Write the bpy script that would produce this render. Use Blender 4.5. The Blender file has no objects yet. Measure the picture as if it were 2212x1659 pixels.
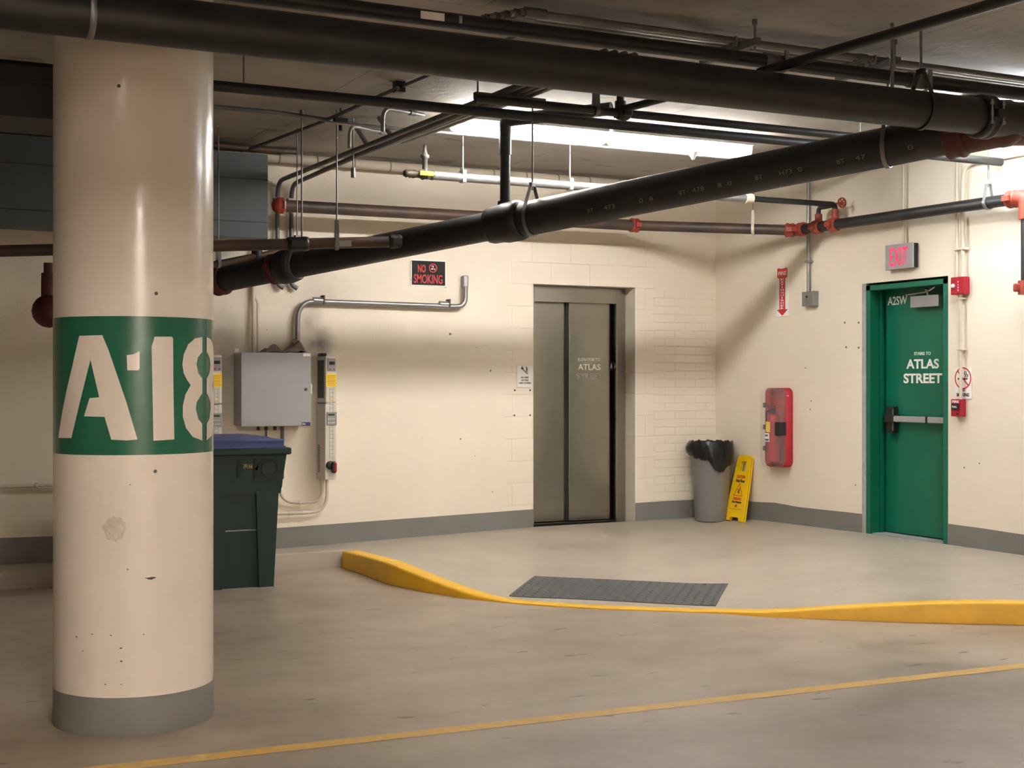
import bpy, bmesh, math, random
from mathutils import Vector, Matrix
from mathutils.bvhtree import BVHTree
from mathutils.geometry import tessellate_polygon
random.seed(7)
V = Vector
sc = bpy.context.scene
COL = sc.collection
# ------------------------------------------------------------------ camera, world, exposure, lights
FPX = 3000.0
CAM = V((-7.97, -11.38, 1.52))
FW = V((.4487, .8937, 0)).normalized()
RT = V((FW.y, -FW.x, 0))
cd = bpy.data.cameras.new('camera')
cam = bpy.data.objects.new('camera', cd)
COL.objects.link(cam)
cam.location = CAM
cam.rotation_euler = (math.pi/2, 0, math.atan2(-FW.x, FW.y))
cd.sensor_width = 36.0
cd.lens = FPX/2212*36
cd.clip_start = .05
cd.clip_end = 100
sc.camera = cam
sc.view_settings.view_transform = 'Standard'
sc.view_settings.look = 'None'
sc.view_settings.exposure = 2.62
sc.view_settings.gamma = 1.0
sc.view_settings.use_curve_mapping = False
cy = sc.cycles
cy.max_bounces = 5; cy.diffuse_bounces = 4; cy.glossy_bounces = 3; cy.transparent_max_bounces = 6; cy.caustics_reflective = False; cy.caustics_refractive = False
cy.use_adaptive_sampling = True; cy.adaptive_threshold = .2; cy.adaptive_min_samples = 20; cy.sample_clamp_indirect = 8; cy.use_denoising = True
LAMP = 25.0          # glow of the lit tubes' covers
w = bpy.data.worlds.new('world'); sc.world = w
w.use_nodes = True
w.node_tree.nodes['Background'].inputs[0].default_value = (.5, .48, .45, 1)
w.node_tree.nodes['Background'].inputs[1].default_value = .05
CEIL = 3.47
# ------------------------------------------------------------------ pixel -> place helpers
def ray(px, py): return FW + RT*((px-1106)/FPX) + V((0, 0, (829.5-py)/FPX))
def P(px, py, Z): return CAM + ray(px, py)*Z
def PB(px, py, off=0):
    r = ray(px, py); return CAM + r*((-off-CAM.y)/r.y)
def PR(px, py, off=0):
    r = ray(px, py); return CAM + r*((-off-CAM.x)/r.x)
def PF(px, py, z=0):
    r = ray(px, py); return CAM + r*((z-CAM.z)/r.z)
class Frame:
    def __init__(s, o, right, up):
        s.o = V(o); s.r = V(right).normalized(); s.u = V(up).normalized(); s.n = s.r.cross(s.u)
    def __call__(s, a, b, c=0): return s.o + s.r*a + s.u*b + s.n*c
    def px(s, x, y, off=0):
        r = ray(x, y); k = (off-(CAM-s.o).dot(s.n))/r.dot(s.n); q = CAM+r*k-s.o
        return q.dot(s.r), q.dot(s.u)
    def rect(s, x0, y0, x1, y1, off=0):
        xm, ym = (x0+x1)/2, (y0+y1)/2
        return s.px(x0, ym, off)[0], s.px(x1, ym, off)[0], s.px(xm, y1, off)[1], s.px(xm, y0, off)[1]
    def depth(s, a, x):         # how far out of the frame plane the line at a lies when seen at pixel column x
        lo, hi = -.6, .9
        for _ in range(40):
            m = (lo+hi)/2
            if (s.px(x, 830, m)[0]-a)*s._sg(x) > 0: hi = m
            else: lo = m
        return (lo+hi)/2
    def _sg(s, x): return 1 if s.px(x, 830, .2)[0] > s.px(x, 830, 0)[0] else -1
BK = Frame((0, 0, 0), (1, 0, 0), (0, 0, 1))      # back wall: a = x, c towards the room
RW = Frame((0, 0, 0), (0, -1, 0), (0, 0, 1))     # right wall: a = -y
UP = V((0, 0, 1))
# ------------------------------------------------------------------ mesh builder
class MB:
    def __init__(s): s.v = []; s.f = []; s.sm = []
    def add(s, vs, fs, smooth=False):
        n = len(s.v); s.v += [V(q) for q in vs]
        s.f += [tuple(n+i for i in f) for f in fs]; s.sm += [smooth]*len(fs); return s
    def hexa(s, p):      # 8 points: bottom 4 ccw, top 4 ccw
        return s.add(p, [(3,2,1,0),(4,5,6,7),(0,1,5,4),(1,2,6,5),(2,3,7,6),(3,0,4,7)])
    def fbox(s, F, a0, a1, b0, b1, c0, c1, bev=0):
        if a0 > a1: a0, a1 = a1, a0
        if b0 > b1: b0, b1 = b1, b0
        if c0 > c1: c0, c1 = c1, c0
        if bev <= 0:
            return s.hexa([F(a0,b0,c0),F(a1,b0,c0),F(a1,b0,c1),F(a0,b0,c1),F(a0,b1,c0),F(a1,b1,c0),F(a1,b1,c1),F(a0,b1,c1)])
        bm = bmesh.new(); bmesh.ops.create_cube(bm, size=1)
        for v in bm.verts: v.co = V(((a0+a1)/2+v.co.x*(a1-a0), (b0+b1)/2+v.co.y*(b1-b0), (c0+c1)/2+v.co.z*(c1-c0)))
        bmesh.ops.bevel(bm, geom=bm.edges[:], offset=min(bev, .49*min(a1-a0, b1-b0, c1-c0)), segments=2, affect='EDGES', profile=.5)
        s.add([F(*v.co) for v in bm.verts], [[v.index for v in f.verts] for f in bm.faces]); bm.free(); return s
    def box(s, x0, x1, y0, y1, z0, z1, bev=0):
        return s.fbox(WF, x0, x1, y0, y1, z0, z1, bev)
    def cyl(s, p0, p1, r0, r1=None, n=16, caps=True, smooth=True):
        r1 = r0 if r1 is None else r1
        p0, p1 = V(p0), V(p1); d = (p1-p0).normalized()
        x = d.orthogonal().normalized(); y = d.cross(x)
        vs = []
        for p, r in ((p0, r0), (p1, r1)):
            vs += [p+(x*math.cos(2*math.pi*i/n)+y*math.sin(2*math.pi*i/n))*r for i in range(n)]
        s.add(vs, [(i, (i+1)%n, n+(i+1)%n, n+i) for i in range(n)], smooth)
        if caps:
            s.add(vs[:n], [tuple(reversed(range(n)))]); s.add(vs[n:], [tuple(range(n))])
        return s
    def lathe(s, o, axis, prof, n=24, x=None):     # prof: (r, h)
        o = V(o); d = V(axis).normalized(); x = x.normalized() if x else d.orthogonal().normalized(); y = d.cross(x)
        vs = []
        for r, h in prof:
            vs += [o+d*h+(x*math.cos(2*math.pi*i/n)+y*math.sin(2*math.pi*i/n))*max(r, 1e-5) for i in range(n)]
        fs = []
        for k in range(len(prof)-1):
            fs += [(k*n+i, k*n+(i+1)%n, (k+1)*n+(i+1)%n, (k+1)*n+i) for i in range(n)]
        return s.add(vs, fs, True)
    def sweep(s, pts, r, n=12, bend=0.0, seg=6, caps=True):
        pts = [V(p) for p in pts]
        if bend > 0 and len(pts) > 2:
            out = [pts[0]]
            for i in range(1, len(pts)-1):
                a, b, c = pts[i-1], pts[i], pts[i+1]
                d1 = (a-b); d2 = (c-b)
                bb = min(bend, d1.length*.49, d2.length*.49)
                q0 = b+d1.normalized()*bb; q1 = b+d2.normalized()*bb
                for k in range(seg+1):
                    t = k/seg; out.append(q0*(1-t)**2+b*2*t*(1-t)+q1*t*t)
            out.append(pts[-1]); pts = out
        m = len(pts); tan = []
        for i in range(m):
            t = (pts[min(i+1, m-1)]-pts[max(i-1, 0)]); tan.append(t.normalized())
        x = tan[0].orthogonal().normalized(); vs = []
        for i in range(m):
            x = (x-tan[i]*x.dot(tan[i])).normalized(); y = tan[i].cross(x)
            rr = r[i] if isinstance(r, list) else r
            vs += [pts[i]+(x*math.cos(2*math.pi*k/n)+y*math.sin(2*math.pi*k/n))*rr for k in range(n)]
        fs = []
        for k in range(m-1):
            fs += [(k*n+i, k*n+(i+1)%n, (k+1)*n+(i+1)%n, (k+1)*n+i) for i in range(n)]
        s.add(vs, fs, True)
        if caps: s.add(vs[:n], [tuple(reversed(range(n)))]); s.add(vs[-n:], [tuple(range(n))])
        return s
    def poly(s, F, pts, c0, c1):          # extruded outline in a frame
        area = sum(pts[i][0]*pts[(i+1)%len(pts)][1]-pts[(i+1)%len(pts)][0]*pts[i][1] for i in range(len(pts)))
        if area < 0: pts = pts[::-1]
        n = len(pts)
        vs = [F(a, b, c0) for a, b in pts]+[F(a, b, c1) for a, b in pts]
        tri = tessellate_polygon([[V((a, b, 0)) for a, b in pts]])
        fs = []
        for t in tri:
            p = [V((pts[i][0], pts[i][1], 0)) for i in t]
            t = tuple(t) if (p[1]-p[0]).cross(p[2]-p[0]).z > 0 else tuple(reversed(t))
            fs.append(tuple(n+i for i in t)); fs.append(tuple(reversed(t)))
        fs += [(i, (i+1)%n, n+(i+1)%n, n+i) for i in range(n)]
        return s.add(vs, fs)
    def sphere(s, o, r, n=14, sz=1.0):
        return s.lathe(o, UP, [(r*math.sin(math.pi*k/8), -r*sz*math.cos(math.pi*k/8)) for k in range(9)], n)
WF = Frame((0, 0, 0), (1, 0, 0), (0, 1, 0))      # plain world axes (c = z)
def link(name, mb, mat, root=None, parent=None):
    me = bpy.data.meshes.new(name)
    off = V((0, 0, 0))
    if root is not None: off = V(root.location)
    me.from_pydata([tuple(v-off) for v in mb.v], [], mb.f)
    me.polygons.foreach_set('use_smooth', mb.sm)
    me.update()
    o = bpy.data.objects.new(name, me); COL.objects.link(o)
    if mat: me.materials.append(mat)
    if parent is not None: o.parent = parent
    elif root is not None: o.parent = root
    return o
def props(o, label=None, cat=None, group=None, kind=None):
    if label: o['label'] = label
    if cat: o['category'] = cat
    if group: o['group'] = group
    if kind: o['kind'] = kind
    return o
def thing(name, loc, label, cat, group=None):
    o = bpy.data.objects.new(name, None); COL.objects.link(o); o.location = loc; o.empty_display_size = .05
    return props(o, label, cat, group)
def solo(name, mb, mat, label, cat, group=None, kind=None):
    lo = V((min(v.x for v in mb.v), min(v.y for v in mb.v), min(v.z for v in mb.v)))
    hi = V((max(v.x for v in mb.v), max(v.y for v in mb.v), 0))
    c = V(((lo.x+hi.x)/2, (lo.y+hi.y)/2, lo.z))
    mb.v = [v-c for v in mb.v]
    o = link(name, mb, mat); o.location = c
    return props(o, label, cat, group, kind)
def dup(root, loc, label, group=None):
    def cp(o, par):
        c = o.copy(); COL.objects.link(c)
        if par: c.parent = par
        for ch in list(o.children): cp(ch, c)
        return c
    r = cp(root, None); r.location = loc; r['label'] = label
    if group: r['group'] = group
    return r
_tx = {}
def text(F, string, ac, bc, w, h, c, th=.0015, bold=.02, mb=None, shear=0):
    mb = mb or MB()
    cu = bpy.data.curves.new('t', 'FONT'); cu.body = string; cu.size = 1; cu.extrude = 0.02; cu.offset = bold; cu.resolution_u = 4; cu.shear = shear
    ob = bpy.data.objects.new('t', cu); COL.objects.link(ob)
    dg = bpy.context.evaluated_depsgraph_get(); me = ob.evaluated_get(dg).to_mesh()
    co = [v.co.copy() for v in me.vertices]; fs = [tuple(p.vertices) for p in me.polygons]
    ob.evaluated_get(dg).to_mesh_clear()
    bpy.data.objects.remove(ob); bpy.data.curves.remove(cu)
    x0 = min(v.x for v in co); x1 = max(v.x for v in co); y0 = min(v.y for v in co); y1 = max(v.y for v in co)
    vs = [F(ac+((v.x-x0)/(x1-x0)-.5)*w, bc+((v.y-y0)/(y1-y0)-.5)*h, c+(th if v.z > 0 else 0)) for v in co]
    mb.add(vs, fs); return mb
def textpx(F, string, x0, y0, x1, y1, off=0, bold=.02, mb=None):
    a0, a1, b0, b1 = F.rect(x0, y0, x1, y1, off)
    return text(F, string, (a0+a1)/2, (b0+b1)/2, a1-a0, b1-b0, off, bold=bold, mb=mb)
def ring(mb, F, a, b, r, t, c0, c1, n=28):
    for i in range(n):
        t0, t1 = 2*math.pi*i/n, 2*math.pi*(i+1)/n
        q = [(a+rr*math.cos(t_), b+rr*math.sin(t_)) for rr, t_ in ((r-t, t0), (r, t0), (r, t1), (r-t, t1))]
        mb.add([F(x, y, c0) for x, y in q]+[F(x, y, c1) for x, y in q], [(3,2,1,0),(4,5,6,7),(1,2,6,5),(3,0,4,7)])
    return mb
def bar(mb, F, p, q, t, c0, c1):
    d = V((q[0]-p[0], q[1]-p[1])).normalized(); nx, ny = -d.y*t/2, d.x*t/2
    return mb.poly(F, [(p[0]+nx, p[1]+ny), (p[0]-nx, p[1]-ny), (q[0]-nx, q[1]-ny), (q[0]+nx, q[1]+ny)], c0, c1)
# ------------------------------------------------------------------ materials
def mat(name, col, rough=.6, metal=0, var=0.0, vscale=6, bump=0, bscale=60, emit=None, estr=0, spec=None, col2=None, rvar=0, stretch=None, coat=0):
    m = bpy.data.materials.new(name); m.use_nodes = True; nt = m.node_tree; b = nt.nodes['Principled BSDF']
    b.inputs['Base Color'].default_value = (*col, 1); b.inputs['Roughness'].default_value = rough; b.inputs['Metallic'].default_value = metal
    if spec is not None: b.inputs['Specular IOR Level'].default_value = spec
    if coat: b.inputs['Coat Weight'].default_value = coat; b.inputs['Coat Roughness'].default_value = .08
    if emit: b.inputs['Emission Color'].default_value = (*emit, 1); b.inputs['Emission Strength'].default_value = estr
    tc = nt.nodes.new('ShaderNodeTexCoord'); src = tc.outputs['Object']
    if stretch:
        mp = nt.nodes.new('ShaderNodeMapping'); mp.inputs['Scale'].default_value = stretch; nt.links.new(src, mp.inputs[0]); src = mp.outputs[0]
    if var or rvar:
        n = nt.nodes.new('ShaderNodeTexNoise'); n.inputs['Scale'].default_value = vscale; n.inputs['Detail'].default_value = 5
        nt.links.new(src, n.inputs['Vector'])
        if var:
            r = nt.nodes.new('ShaderNodeValToRGB'); r.color_ramp.elements[0].position = .3; r.color_ramp.elements[1].position = .7
            c2 = col2 or tuple(max(0, c*(1-var)) for c in col)
            r.color_ramp.elements[0].color = (*c2, 1); r.color_ramp.elements[1].color = (*col, 1)
            nt.links.new(n.outputs[0], r.inputs[0]); nt.links.new(r.outputs[0], b.inputs['Base Color'])
        if rvar:
            mr = nt.nodes.new('ShaderNodeMapRange'); mr.inputs['To Min'].default_value = rough-rvar; mr.inputs['To Max'].default_value = rough+rvar
            mr.inputs['From Min'].default_value = .3; mr.inputs['From Max'].default_value = .7
            nt.links.new(n.outputs[0], mr.inputs[0]); nt.links.new(mr.outputs[0], b.inputs['Roughness'])
    if bump:
        n2 = nt.nodes.new('ShaderNodeTexNoise'); n2.inputs['Scale'].default_value = bscale; n2.inputs['Detail'].default_value = 4
        nt.links.new(src, n2.inputs['Vector'])
        bp = nt.nodes.new('ShaderNodeBump'); bp.inputs['Strength'].default_value = bump; bp.inputs['Distance'].default_value = .01
        nt.links.new(n2.outputs[0], bp.inputs['Height']); nt.links.new(bp.outputs[0], b.inputs['Normal'])
    return m
class NT:      # small node helper for the special surfaces
    def __init__(s, m): s.m = m; s.nt = m.node_tree; s.b = s.nt.nodes['Principled BSDF']; s.tc = s.nt.nodes.new('ShaderNodeTexCoord')
    def n(s, t, **k):
        o = s.nt.nodes.new(t)
        for a, v in k.items(): setattr(o, a, v)
        return o
    def l(s, a, b): s.nt.links.new(a, b)
    def val(s, sock, x):
        if isinstance(x, (int, float)): sock.default_value = x
        elif isinstance(x, tuple): sock.default_value = x
        else: s.l(x, sock)
    def math(s, op, a, b=None, c=None, clamp=False):
        o = s.n('ShaderNodeMath', operation=op, use_clamp=clamp); s.val(o.inputs[0], a)
        if b is not None: s.val(o.inputs[1], b)
        if c is not None: s.val(o.inputs[2], c)
        return o.outputs[0]
    def noise(s, scale, detail=4, vec=None, rough=.5):
        o = s.n('ShaderNodeTexNoise'); o.inputs['Scale'].default_value = scale; o.inputs['Detail'].default_value = detail; o.inputs['Roughness'].default_value = rough
        s.l(vec or s.tc.outputs['Object'], o.inputs['Vector']); return o.outputs[0]
    def mapr(s, x, a, b, c=0., d=1.):
        o = s.n('ShaderNodeMapRange'); s.val(o.inputs[0], x); o.inputs[1].default_value = a; o.inputs[2].default_value = b
        o.inputs[3].default_value = c; o.inputs[4].default_value = d; return o.outputs[0]
    def mix(s, fac, a, b):
        o = s.n('ShaderNodeMix', data_type='RGBA'); s.val(o.inputs[0], fac); s.val(o.inputs[6], a); s.val(o.inputs[7], b); return o.outputs[2]
    def scaled(s, sx, sy, sz):
        o = s.n('ShaderNodeMapping'); o.inputs['Scale'].default_value = (sx, sy, sz); s.l(s.tc.outputs['Object'], o.inputs[0]); return o.outputs[0]
CREAM = (.82, .745, .62)
M = {}
M['paint'] = mat('cream_wall_paint', CREAM, .5, var=.05, vscale=1.3, bump=.12, bscale=55)
def wall_back_mat():
    m = mat('cream_block_wall_paint', CREAM, .5); t = NT(m)
    sep = t.n('ShaderNodeSeparateXYZ'); t.l(t.tc.outputs['Object'], sep.inputs[0]); X, Z = sep.outputs[0], sep.outputs[2]
    comb = t.n('ShaderNodeCombineXYZ'); t.l(X, comb.inputs[0]); t.l(Z, comb.inputs[1])
    def brick(bw, rh, mort, off):
        b = t.n('ShaderNodeTexBrick'); b.offset = off; t.l(comb.outputs[0], b.inputs['Vector'])
        b.inputs['Scale'].default_value = 1; b.inputs['Brick Width'].default_value = bw; b.inputs['Row Height'].default_value = rh
        b.inputs['Mortar Size'].default_value = mort; b.inputs['Mortar Smooth'].default_value = .4; return b.outputs['Fac']
    small = brick(.24, .0785, .004, .5); big = brick(.41, .2035, .003, .5)
    inx = t.math('MULTIPLY', t.mapr(X, -.74, -.70), t.mapr(Z, 2.42, 2.40))
    ms = t.math('MULTIPLY', small, inx)
    nn = t.noise(1.2, 3)
    mb_ = t.math('MULTIPLY', big, t.math('MULTIPLY', t.math('MULTIPLY', t.mapr(X, -2.36, -2.26), t.mapr(X, -.70, -.74)), t.mapr(nn, .35, .6, .35, 1.)))
    mort = t.math('MULTIPLY', t.math('MAXIMUM', ms, mb_), t.mapr(t.noise(4, 3), .3, .6, .5, 1.))
    fine = t.noise(55, 3)
    h = t.math('SUBTRACT', t.math('MULTIPLY', fine, .12), mort)
    bp = t.n('ShaderNodeBump'); bp.inputs['Strength'].default_value = .9; bp.inputs['Distance'].default_value = .008
    t.l(h, bp.inputs['Height']); t.l(bp.outputs[0], t.b.inputs['Normal'])
    c = t.mix(t.mapr(t.noise(1.1, 4), .35, .7), (*CREAM, 1), (CREAM[0]*.95, CREAM[1]*.94, CREAM[2]*.93, 1))
    # soot above the drives: a stain of its own
    def blob(cx, cz, rx, rz):
        dx = t.math('DIVIDE', t.math('SUBTRACT', X, cx), rx); dz = t.math('DIVIDE', t.math('SUBTRACT', Z, cz), rz)
        d = t.math('SQRT', t.math('ADD', t.math('MULTIPLY', dx, dx), t.math('MULTIPLY', dz, dz)))
        return t.mapr(d, 1., .1, 0., 1.)
    a, b = BK.px(690, 738); a2, b2 = BK.px(672, 700); a3, b3 = BK.px(700, 625); a4, b4 = BK.px(480, 735)
    wob = t.mapr(t.noise(9, 3), .3, .7, .55, 1.2)
    s_ = t.math('MAXIMUM', t.math('MULTIPLY', blob(a, b, .17, .17), .95), t.math('MAXIMUM', t.math('MULTIPLY', blob(a2, b2, .14, .34), .55), t.math('MAXIMUM', t.math('MULTIPLY', blob(a3, b3, .34, .2), .25), t.math('MULTIPLY', blob(a4, b4, .25, .35), .5))))
    c = t.mix(t.math('MULTIPLY', s_, wob, clamp=True), c, (.16, .13, .11, 1))
    t.l(c, t.b.inputs['Base Color']); return m
M['wall_back'] = wall_back_mat()
M['base'] = mat('grey_floor_paint', (.205, .20, .185), .45, var=.12, vscale=3, bump=.15, bscale=40)
def floor_mat(name, base, worn, dirt):
    m = mat(name, base, .4); t = NT(m)
    big = t.math('ADD', t.math('MULTIPLY', t.noise(.55, 4, rough=.55), .6), t.math('MULTIPLY', t.noise(2.6, 5, rough=.6), .4))
    c = t.mix(t.mapr(big, .42, .58), (*worn, 1), (*base, 1))
    if name.startswith('garage'):      # weaker front light painted into the aisle's colour past the line, with some grime
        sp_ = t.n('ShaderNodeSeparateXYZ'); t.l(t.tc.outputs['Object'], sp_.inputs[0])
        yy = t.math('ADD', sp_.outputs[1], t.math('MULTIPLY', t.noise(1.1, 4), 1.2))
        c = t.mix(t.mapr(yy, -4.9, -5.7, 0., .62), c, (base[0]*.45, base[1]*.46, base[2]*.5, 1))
    st = t.noise(1, 5, vec=t.scaled(.55, 3.2, 1), rough=.6)     # tyre-dragged grime
    c = t.mix(t.math('MULTIPLY', t.mapr(st, .55, .75), dirt*.6), c, (base[0]*.55, base[1]*.52, base[2]*.5, 1))
    sp = t.noise(1, 3, vec=t.scaled(4, 13, 1))
    c = t.mix(t.math('MULTIPLY', t.mapr(sp, .665, .71), min(1, dirt*1.5)), c, (base[0]*.3, base[1]*.28, base[2]*.26, 1))
    fine = t.noise(90, 2)
    c = t.mix(t.mapr(fine, .3, .7, 0., .12), c, (base[0]*.6, base[1]*.6, base[2]*.6, 1))
    t.l(c, t.b.inputs['Base Color'])
    t.l(t.mapr(t.noise(2.2, 4), .3, .7, .32, .55), t.b.inputs['Roughness'])
    bp = t.n('ShaderNodeBump'); bp.inputs['Strength'].default_value = .12; bp.inputs['Distance'].default_value = .01
    t.l(t.noise(26, 5), bp.inputs['Height']); t.l(bp.outputs[0], t.b.inputs['Normal']); return m
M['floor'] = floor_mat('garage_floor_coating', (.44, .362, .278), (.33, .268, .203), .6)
M['floor_up'] = floor_mat('lobby_floor_coating', (.45, .392, .318), (.40, .347, .28), .15)
def ceil_mat():
    m = mat('cast_concrete', (.26, .225, .185), .8); t = NT(m)
    c = t.mix(t.mapr(t.noise(.8, 5), .35, .65), (.27, .243, .21, 1), (.41, .375, .335, 1))
    b = t.n('ShaderNodeTexBrick'); b.offset = .5; t.l(t.tc.outputs['Object'], b.inputs['Vector'])
    b.inputs['Scale'].default_value = 1; b.inputs['Brick Width'].default_value = 2.44; b.inputs['Row Height'].default_value = 1.22; b.inputs['Mortar Size'].default_value = .004
    c = t.mix(t.math('MULTIPLY', b.outputs['Fac'], .6), c, (.05, .045, .04, 1))
    st = t.noise(1, 5, vec=t.scaled(2.4, 5, 1))
    c = t.mix(t.mapr(st, .62, .7, 0., .5), c, (.08, .07, .055, 1))
    t.l(c, t.b.inputs['Base Color'])
    bp = t.n('ShaderNodeBump'); bp.inputs['Strength'].default_value = .4; bp.inputs['Distance'].default_value = .01
    t.l(t.math('SUBTRACT', t.noise(12, 5), b.outputs['Fac']), bp.inputs['Height']); t.l(bp.outputs[0], t.b.inputs['Normal']); return m
M['ceil'] = ceil_mat()
M['column'] = mat('column_gloss_paint', (.76, .685, .595), .24, var=.06, vscale=3, bump=.10, bscale=9, coat=.12)
M['col_green'] = mat('column_green_paint', (.002, .115, .060), .25, var=.12, vscale=5, bump=.05, bscale=10, coat=.2)
M['col_letter'] = mat('column_letter_paint', (.70, .625, .54), .35, bump=.05, bscale=20)
M['green'] = mat('door_green_paint', (.001, .135, .078), .42, var=.08, vscale=2, bump=.05, bscale=60)
def steel_mat():
    m = mat('brushed_stainless', (.36, .34, .30), .3, 1.0); t = NT(m)
    st = t.noise(1, 2, vec=t.scaled(1.5, 1.5, 700)); t.l(t.mapr(st, .3, .7, .21, .27), t.b.inputs['Roughness'])
    bp = t.n('ShaderNodeBump'); bp.inputs['Strength'].default_value = .25; bp.inputs['Distance'].default_value = .02
    t.l(t.noise(2.2, 2), bp.inputs['Height']); t.l(bp.outputs[0], t.b.inputs['Normal']); return m
M['steel'] = steel_mat()
M['dark'] = mat('dark_gap', (.012, .012, .012), .6)
M['white_letter'] = mat('white_vinyl', (.85, .84, .80), .5)
M['grey_letter'] = mat('worn_grey_vinyl', (.42, .41, .38), .5)
M['yellow'] = mat('curb_yellow_paint', (.92, .52, .03), .5, var=.12, vscale=8, bump=.3, bscale=30)
M['line'] = mat('worn_yellow_line', (.74, .43, .07), .5, var=.3, vscale=14, col2=(.55, .36, .12))
M['tactile'] = mat('grey_rubber_mat', (.085, .088, .09), .55, var=.1, vscale=10)
M['blackpipe'] = mat('black_pipe_paint', (.022, .022, .024), .42, var=.5, vscale=5, bump=.08, bscale=25)
M['rustpipe'] = mat('rust_bloomed_black_pipe', (.035, .032, .03), .5, var=1, col2=(.13, .065, .035), vscale=3.2, bump=.1, bscale=30)
M['galv'] = mat('galvanised_conduit', (.33, .33, .33), .38, .75, var=.15, vscale=9)
M['conduit_dull'] = mat('dull_grey_conduit', (.17, .168, .165), .5, .4, var=.25, vscale=8)
M['creamconduit'] = mat('cream_painted_conduit', (.62, .555, .45), .45)
M['red'] = mat('red_enamel', (.40, .008, .022), .4, var=.1, vscale=8)
M['redfit'] = mat('red_orange_coupling', (.42, .06, .035), .5, var=.4, vscale=9)
M['darkred'] = mat('dull_dark_red_coupling', (.10, .018, .014), .55, var=.4, vscale=9)
M['rod'] = mat('zinc_threaded_rod', (.20, .20, .20), .45, .7)
M['insul'] = mat('canvas_pipe_wrap', (.50, .44, .35), .7, var=.15, vscale=6)
M['brass'] = mat('grimy_brass_valve', (.07, .055, .035), .55, .2)
M['yelgrip'] = mat('yellow_plastic_grip', (.85, .62, .03), .45)
M['duct'] = mat('blue_grey_duct_paint', (.075, .09, .10), .5, var=.1, vscale=2)
M['blackduct'] = mat('black_duct_paint', (.02, .02, .02), .6)
M['greybox'] = mat('grey_enamel_cabinet', (.36, .355, .36), .45, var=.04, vscale=4)
M['darkside'] = mat('dark_grey_plastic', (.045, .045, .05), .5)  # dark grey for the drives' side vents and slots
M['offwhite'] = mat('off_white_plastic', (.62, .585, .51), .45)
M['greyplast'] = mat('grey_plastic', (.30, .295, .28), .45)
M['lcd'] = mat('dark_display', (.03, .035, .03), .2)
M['lcdgreen'] = mat('green_display', (.06, .085, .03), .2)
M['yelsticker'] = mat('yellow_sticker', (.90, .60, .03), .5)
M['blue'] = mat('dark_blue_label', (.03, .04, .16), .4)
M['black'] = mat('black_plastic', (.012, .012, .013), .4)
M['blackbag'] = mat('black_bin_liner', (.008, .008, .009), .32, bump=.6, bscale=22)
M['signred'] = mat('red_print', (.62, .03, .03), .45)
M['signwhite'] = mat('white_sign_board', (.86, .84, .81), .4)
M['signblack'] = mat('black_sign_board', (.010, .010, .011), .55, spec=.25)
M['blackprint'] = mat('black_print', (.03, .03, .03), .5)
M['canvas'] = mat('crumpled_grey_cloth', (.22, .18, .14), .85, var=.2, vscale=12)
M['bingreen'] = mat('dark_green_bin_plastic', (.006, .028, .024), .42, var=.15, vscale=4, bump=.05, bscale=80)
M['binlid'] = mat('blue_bin_lid', (.06, .085, .24), .45, var=.1, vscale=6)
M['bingraf'] = mat('black_spray_paint', (.004, .006, .006), .6)
M['binyel'] = mat('faded_yellow_stencil', (.33, .29, .05), .6)
M['canplast'] = mat('grey_can_plastic', (.245, .24, .235), .5, var=.06, vscale=5, bump=.06, bscale=90)
M['wetyel'] = mat('bright_yellow_plastic', (.93, .60, .006), .38, var=.04, vscale=8)
M['chrome'] = mat('satin_chrome', (.55, .54, .52), .25, 1.0)
M['alu'] = mat('aluminium_closer', (.42, .42, .43), .4, .5)
M['caulk'] = mat('grey_frame_caulk', (.42, .43, .42), .6, var=.25, vscale=12, bump=.4, bscale=30)
M['exit_glow'] = mat('lit_red_letters', (.8, .02, .06), .4, emit=(1., .03, .12), estr=.17)
def lamp_mats(key, col, k):
    # bare tubes give the light; the ribbed clear cover glows faintly and lets it through
    M[key+'_tube'] = mat('lit_tube_'+key, (.9, .9, .9), .4, emit=col, estr=LAMP*1.75*k)
    m = bpy.data.materials.new('lit_clear_cover_'+key); m.use_nodes = True; nt = m.node_tree; nt.nodes.remove(nt.nodes['Principled BSDF'])
    tr = nt.nodes.new('ShaderNodeBsdfTransparent'); em = nt.nodes.new('ShaderNodeEmission'); mx = nt.nodes.new('ShaderNodeMixShader')
    em.inputs[0].default_value = (*col, 1); em.inputs[1].default_value = LAMP*.10*k; mx.inputs[0].default_value = .3
    nt.links.new(tr.outputs[0], mx.inputs[1]); nt.links.new(em.outputs[0], mx.inputs[2]); nt.links.new(mx.outputs[0], nt.nodes['Material Output'].inputs[0])
    m.cycles.emission_sampling = 'NONE'
    M[key] = m
lamp_mats('lens', (1., .955, .90), 1.0)
lamp_mats('lens2', (.92, .96, 1.), .55)
lamp_mats('lens_fill', (1., .885, .79), 2.4)  # fill for the added rows behind the viewer
lamp_mats('lens4', (1., .84, .68), .03)
lamp_mats('lens5', (1., .86, .76), .12)
M['strobe'] = mat('clear_strobe_lens', (.85, .85, .85), .15)
M['damage'] = mat('chipped_plaster', (.66, .585, .50), .8, var=.22, vscale=40, bump=1, bscale=45)
M['scuff'] = mat('dark_scuff', (.10, .085, .07), .8)
def clear_mat():
    m = bpy.data.materials.new('clear_acrylic_cover'); m.use_nodes = True; nt = m.node_tree; b = nt.nodes['Principled BSDF']
    b.inputs['Base Color'].default_value = (.75, .73, .70, 1); b.inputs['Roughness'].default_value = .12
    b.inputs['Alpha'].default_value = .15; return m
M['clear'] = clear_mat()
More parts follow.
